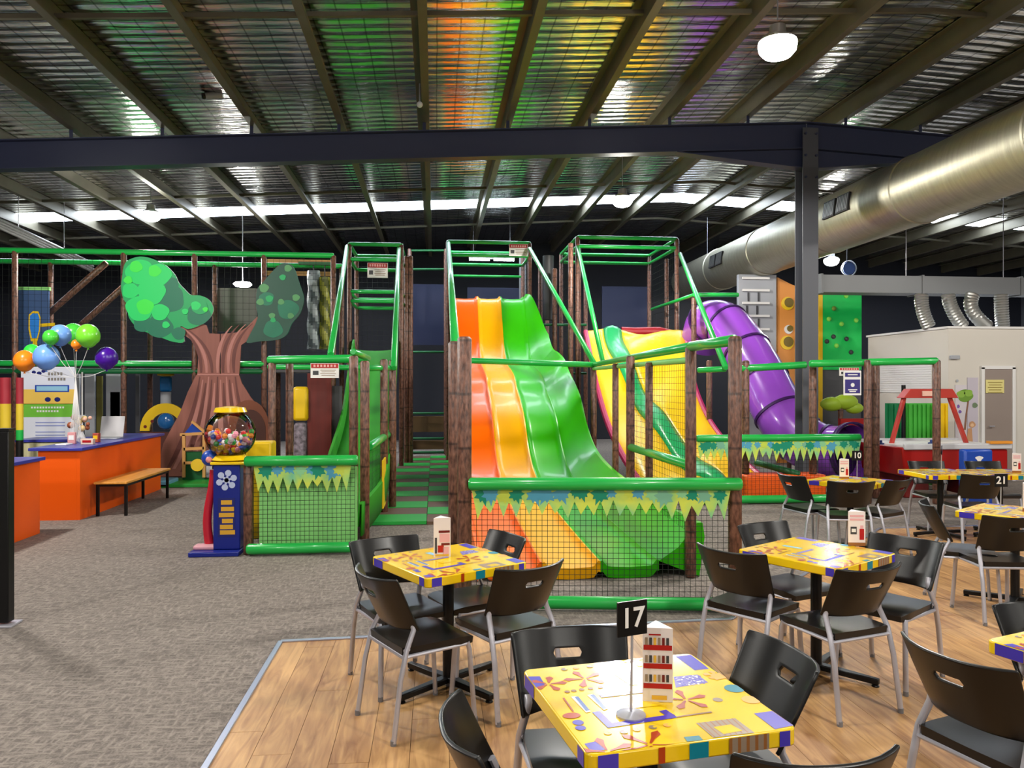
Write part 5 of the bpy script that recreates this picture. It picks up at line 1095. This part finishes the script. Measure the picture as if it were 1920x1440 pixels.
# ------------------------------------------------------------------ chairs
def make_chair():
    t = thing('cafe_chair', 'x', 'chair', (0, 0, 0), 'black cafe chairs')
    # seat
    b = MB(); rows = []; n = 10
    def seatz(u, v): return .452 - .012 * math.exp(-((u * 1.4) ** 2 + (v * 1.2 + .1) ** 2)) - (.016 * max(0, (v - .6) / .4) ** 2)
    outl = []
    for j in range(n + 1):
        v = -1 + 2 * j / n; hw = (.195 + .012 * (v + 1) / 2) * (1 - .10 * max(0, abs(v) - .75) / .25 * (1 if v > 0 else .6)); rows.append([Vector((hw * (-1 + 2 * i / n), .205 * v, seatz(-1 + 2 * i / n, v))) for i in range(n + 1)])
    b.grid(rows); rim = rows[0] + [r[-1] for r in rows[1:]] + rows[-1][::-1][1:] + [r[0] for r in rows[::-1]][1:-1]
    lowr = [Vector((q.x * .985, q.y * .985, .404)) for q in rim]; k = len(rim)
    b.add(rim + lowr, [(i, (i + 1) % k, k + (i + 1) % k, k + i) for i in range(k)]); b.add(lowr, [tuple(range(k))])
    b.build('seat', BLACK, t, smooth=50, world=False)
    # backrest with grip slot
    us = [-1, -.97, -.85, -.65, -.45, -.32, -.25, -.16, 0, .16, .25, .32, .45, .65, .85, .97, 1]; vs = [0, .04, .2, .4, .56, .60, .66, .72, .76, .88, .97, 1]
    def bp_(u, v):
        hw = .205 + .022 * v; x = hw * u * (1 - (.03 if (v < .02 or v > .98) and abs(u) > .98 else 0)); z = .53 + .262 * v + .01 * u * u * v
        y = -.21 - .12 * v + .078 * abs(u) ** 2.6 + (.012 * (1 - v) ** 2)
        return Vector((x, y, z))
    i0, i1, j0, j1 = us.index(-.25), us.index(.25), vs.index(.60), vs.index(.72)
    vv = []; idx = {}
    for j, v in enumerate(vs):
        for i, u in enumerate(us):
            uu, v2 = u, v
            if i in (i0, i1) and j in (j0, j1): uu = u * .88
            if i in (i0 , i1) and j == j0 + 1: uu = u * 1.04
            idx[(i, j)] = len(vv); vv.append(bp_(uu, v2))
    fs = []
    for j in range(len(vs) - 1):
        for i in range(len(us) - 1):
            if i0 <= i < i1 and j0 <= j < j1: continue
            fs.append((idx[i, j], idx[i + 1, j], idx[i + 1, j + 1], idx[i, j + 1]))
    MB().add(vv, fs).build('backrest', BLACK, t, smooth=50, solid=.014, bevel=.003, world=False)
    for s in (-1, 1):
        MB().tube([(s * .214, -.265, .012), (s * .207, -.225, .3), (s * .203, -.19, .44), (s * .19, -.145, .53), (s * .178, -.15, .575), (s * .178, -.162, .6)], .0125, 10, sx=1.25).build('rear_leg', STEEL, t, world=False)
        MB().tube([(s * .21, .2, .012), (s * .195, .175, .38), (s * .19, .165, .415)], .0125, 10, sx=1.25).build('front_leg', STEEL, t, world=False)
        MB().tube([(s * .2, -.2, .408), (s * .192, .17, .408)], .0105, 8).build('side_rail', STEEL, t, world=False)
        for y, x in ((-.266, .2125), (.201, .2105)): MB().tube([(s * x, y, 0), (s * x, y, .025)], .0148, 10).build('foot_cap', mat('foot_grey', (120, 120, 124), .5), t, world=False)
        MB().tube([(s * .2, -.2, .44), (s * .19, -.17, .44)], .009, 8).build('joint_screw', STEEL, t, world=False)
    MB().tube([(-.19, .16, .405), (.19, .16, .405)], .0105, 8).build('cross_rail', STEEL, t, world=False); MB().tube([(-.2, -.2, .405), (.2, -.2, .405)], .0105, 8).build('cross_rail', STEEL, t, world=False)
    return t
chair = make_chair(); first = True
CH_ = [  # rear centre (lat, depth), facing (lat, depth), label
 (-.69, 3.90, .82, .57, 'black chair seen from behind at the front left of the left table'),
 (-.79, 4.745, .53, -.85, 'black chair facing forward at the back left of the left table'),
 (.10, 4.06, -.58, .81, 'black chair seen from behind at the right front of the left table'),
 (-.03, 4.86, -.865, -.5, 'black chair with slot showing orange, behind the left table'),
 (1.26, 4.45, .74, .68, 'black chair seen from behind at the left front of the right of centre table'),
 (1.87, 4.02, -.38, .92, 'black chair seen from behind in front of the right of centre table'),
 (1.71, 5.26, .457, -.89, 'black chair with orange slot behind the right of centre table'),
 (2.44, 4.77, -.78, -.62, 'black chair facing left at the right side of the right of centre table'),
 (.22, 2.97, .15, -.99, 'black chair behind the number 17 table with wood seen through its slot'),
 (.965, 2.75, -.98, -.2, 'black chair tilted close at the right side of the number 17 table'),
 (-.13, 2.17, .985, .17, 'black chair edge at the left side of the number 17 table'),
 (.79, 1.99, -.1, .99, 'black chair at the bottom edge in front of the number 17 table'),
 (1.575, 2.74, .92, .38, 'large black chair back at the lower right corner of the picture'),
 (2.28, 3.32, .1, -.99, 'black chair behind the table corner at the right edge'),
 (3.36, 6.2, .9, -.35, 'black chair turned sideways left of the number 21 table'),
 (3.64, 5.57, .05, 1.0, 'black chair seen from behind in front of the number 21 table'),
 (2.95, 8.15, .93, .3, 'black chair turned sideways left of the farthest back table'),
 (3.34, 7.57, .1, .99, 'black chair seen from behind in front of the farthest back table'),
 (3.9, 7.75, -.55, .83, 'black chair seen from behind at the right of the farthest back table'),
 (5.0, 8.16, .05, 1.0, 'black chair seen from behind in front of the paired far tables'),
 (5.13, 9.55, .0, -1.0, 'black chair behind the paired far tables at their left end'),
 (5.83, 9.55, .0, -1.0, 'black chair behind the paired far tables at their right end'),
]
for lat, d, fx_, fd, lb in CH_:
    n = math.hypot(fx_, fd); fx_ /= n; fd /= n
    p = W(lat + fx_ * .26, d + fd * .26); v = W(fx_, fd); p.z = .006
    rz = math.atan2(v.y, v.x) - math.pi / 2
    if first: chair.location = p; chair.rotation_euler = (0, 0, rz); chair['label'] = lb; first = False
    else: dup(chair, p, rz, lb)
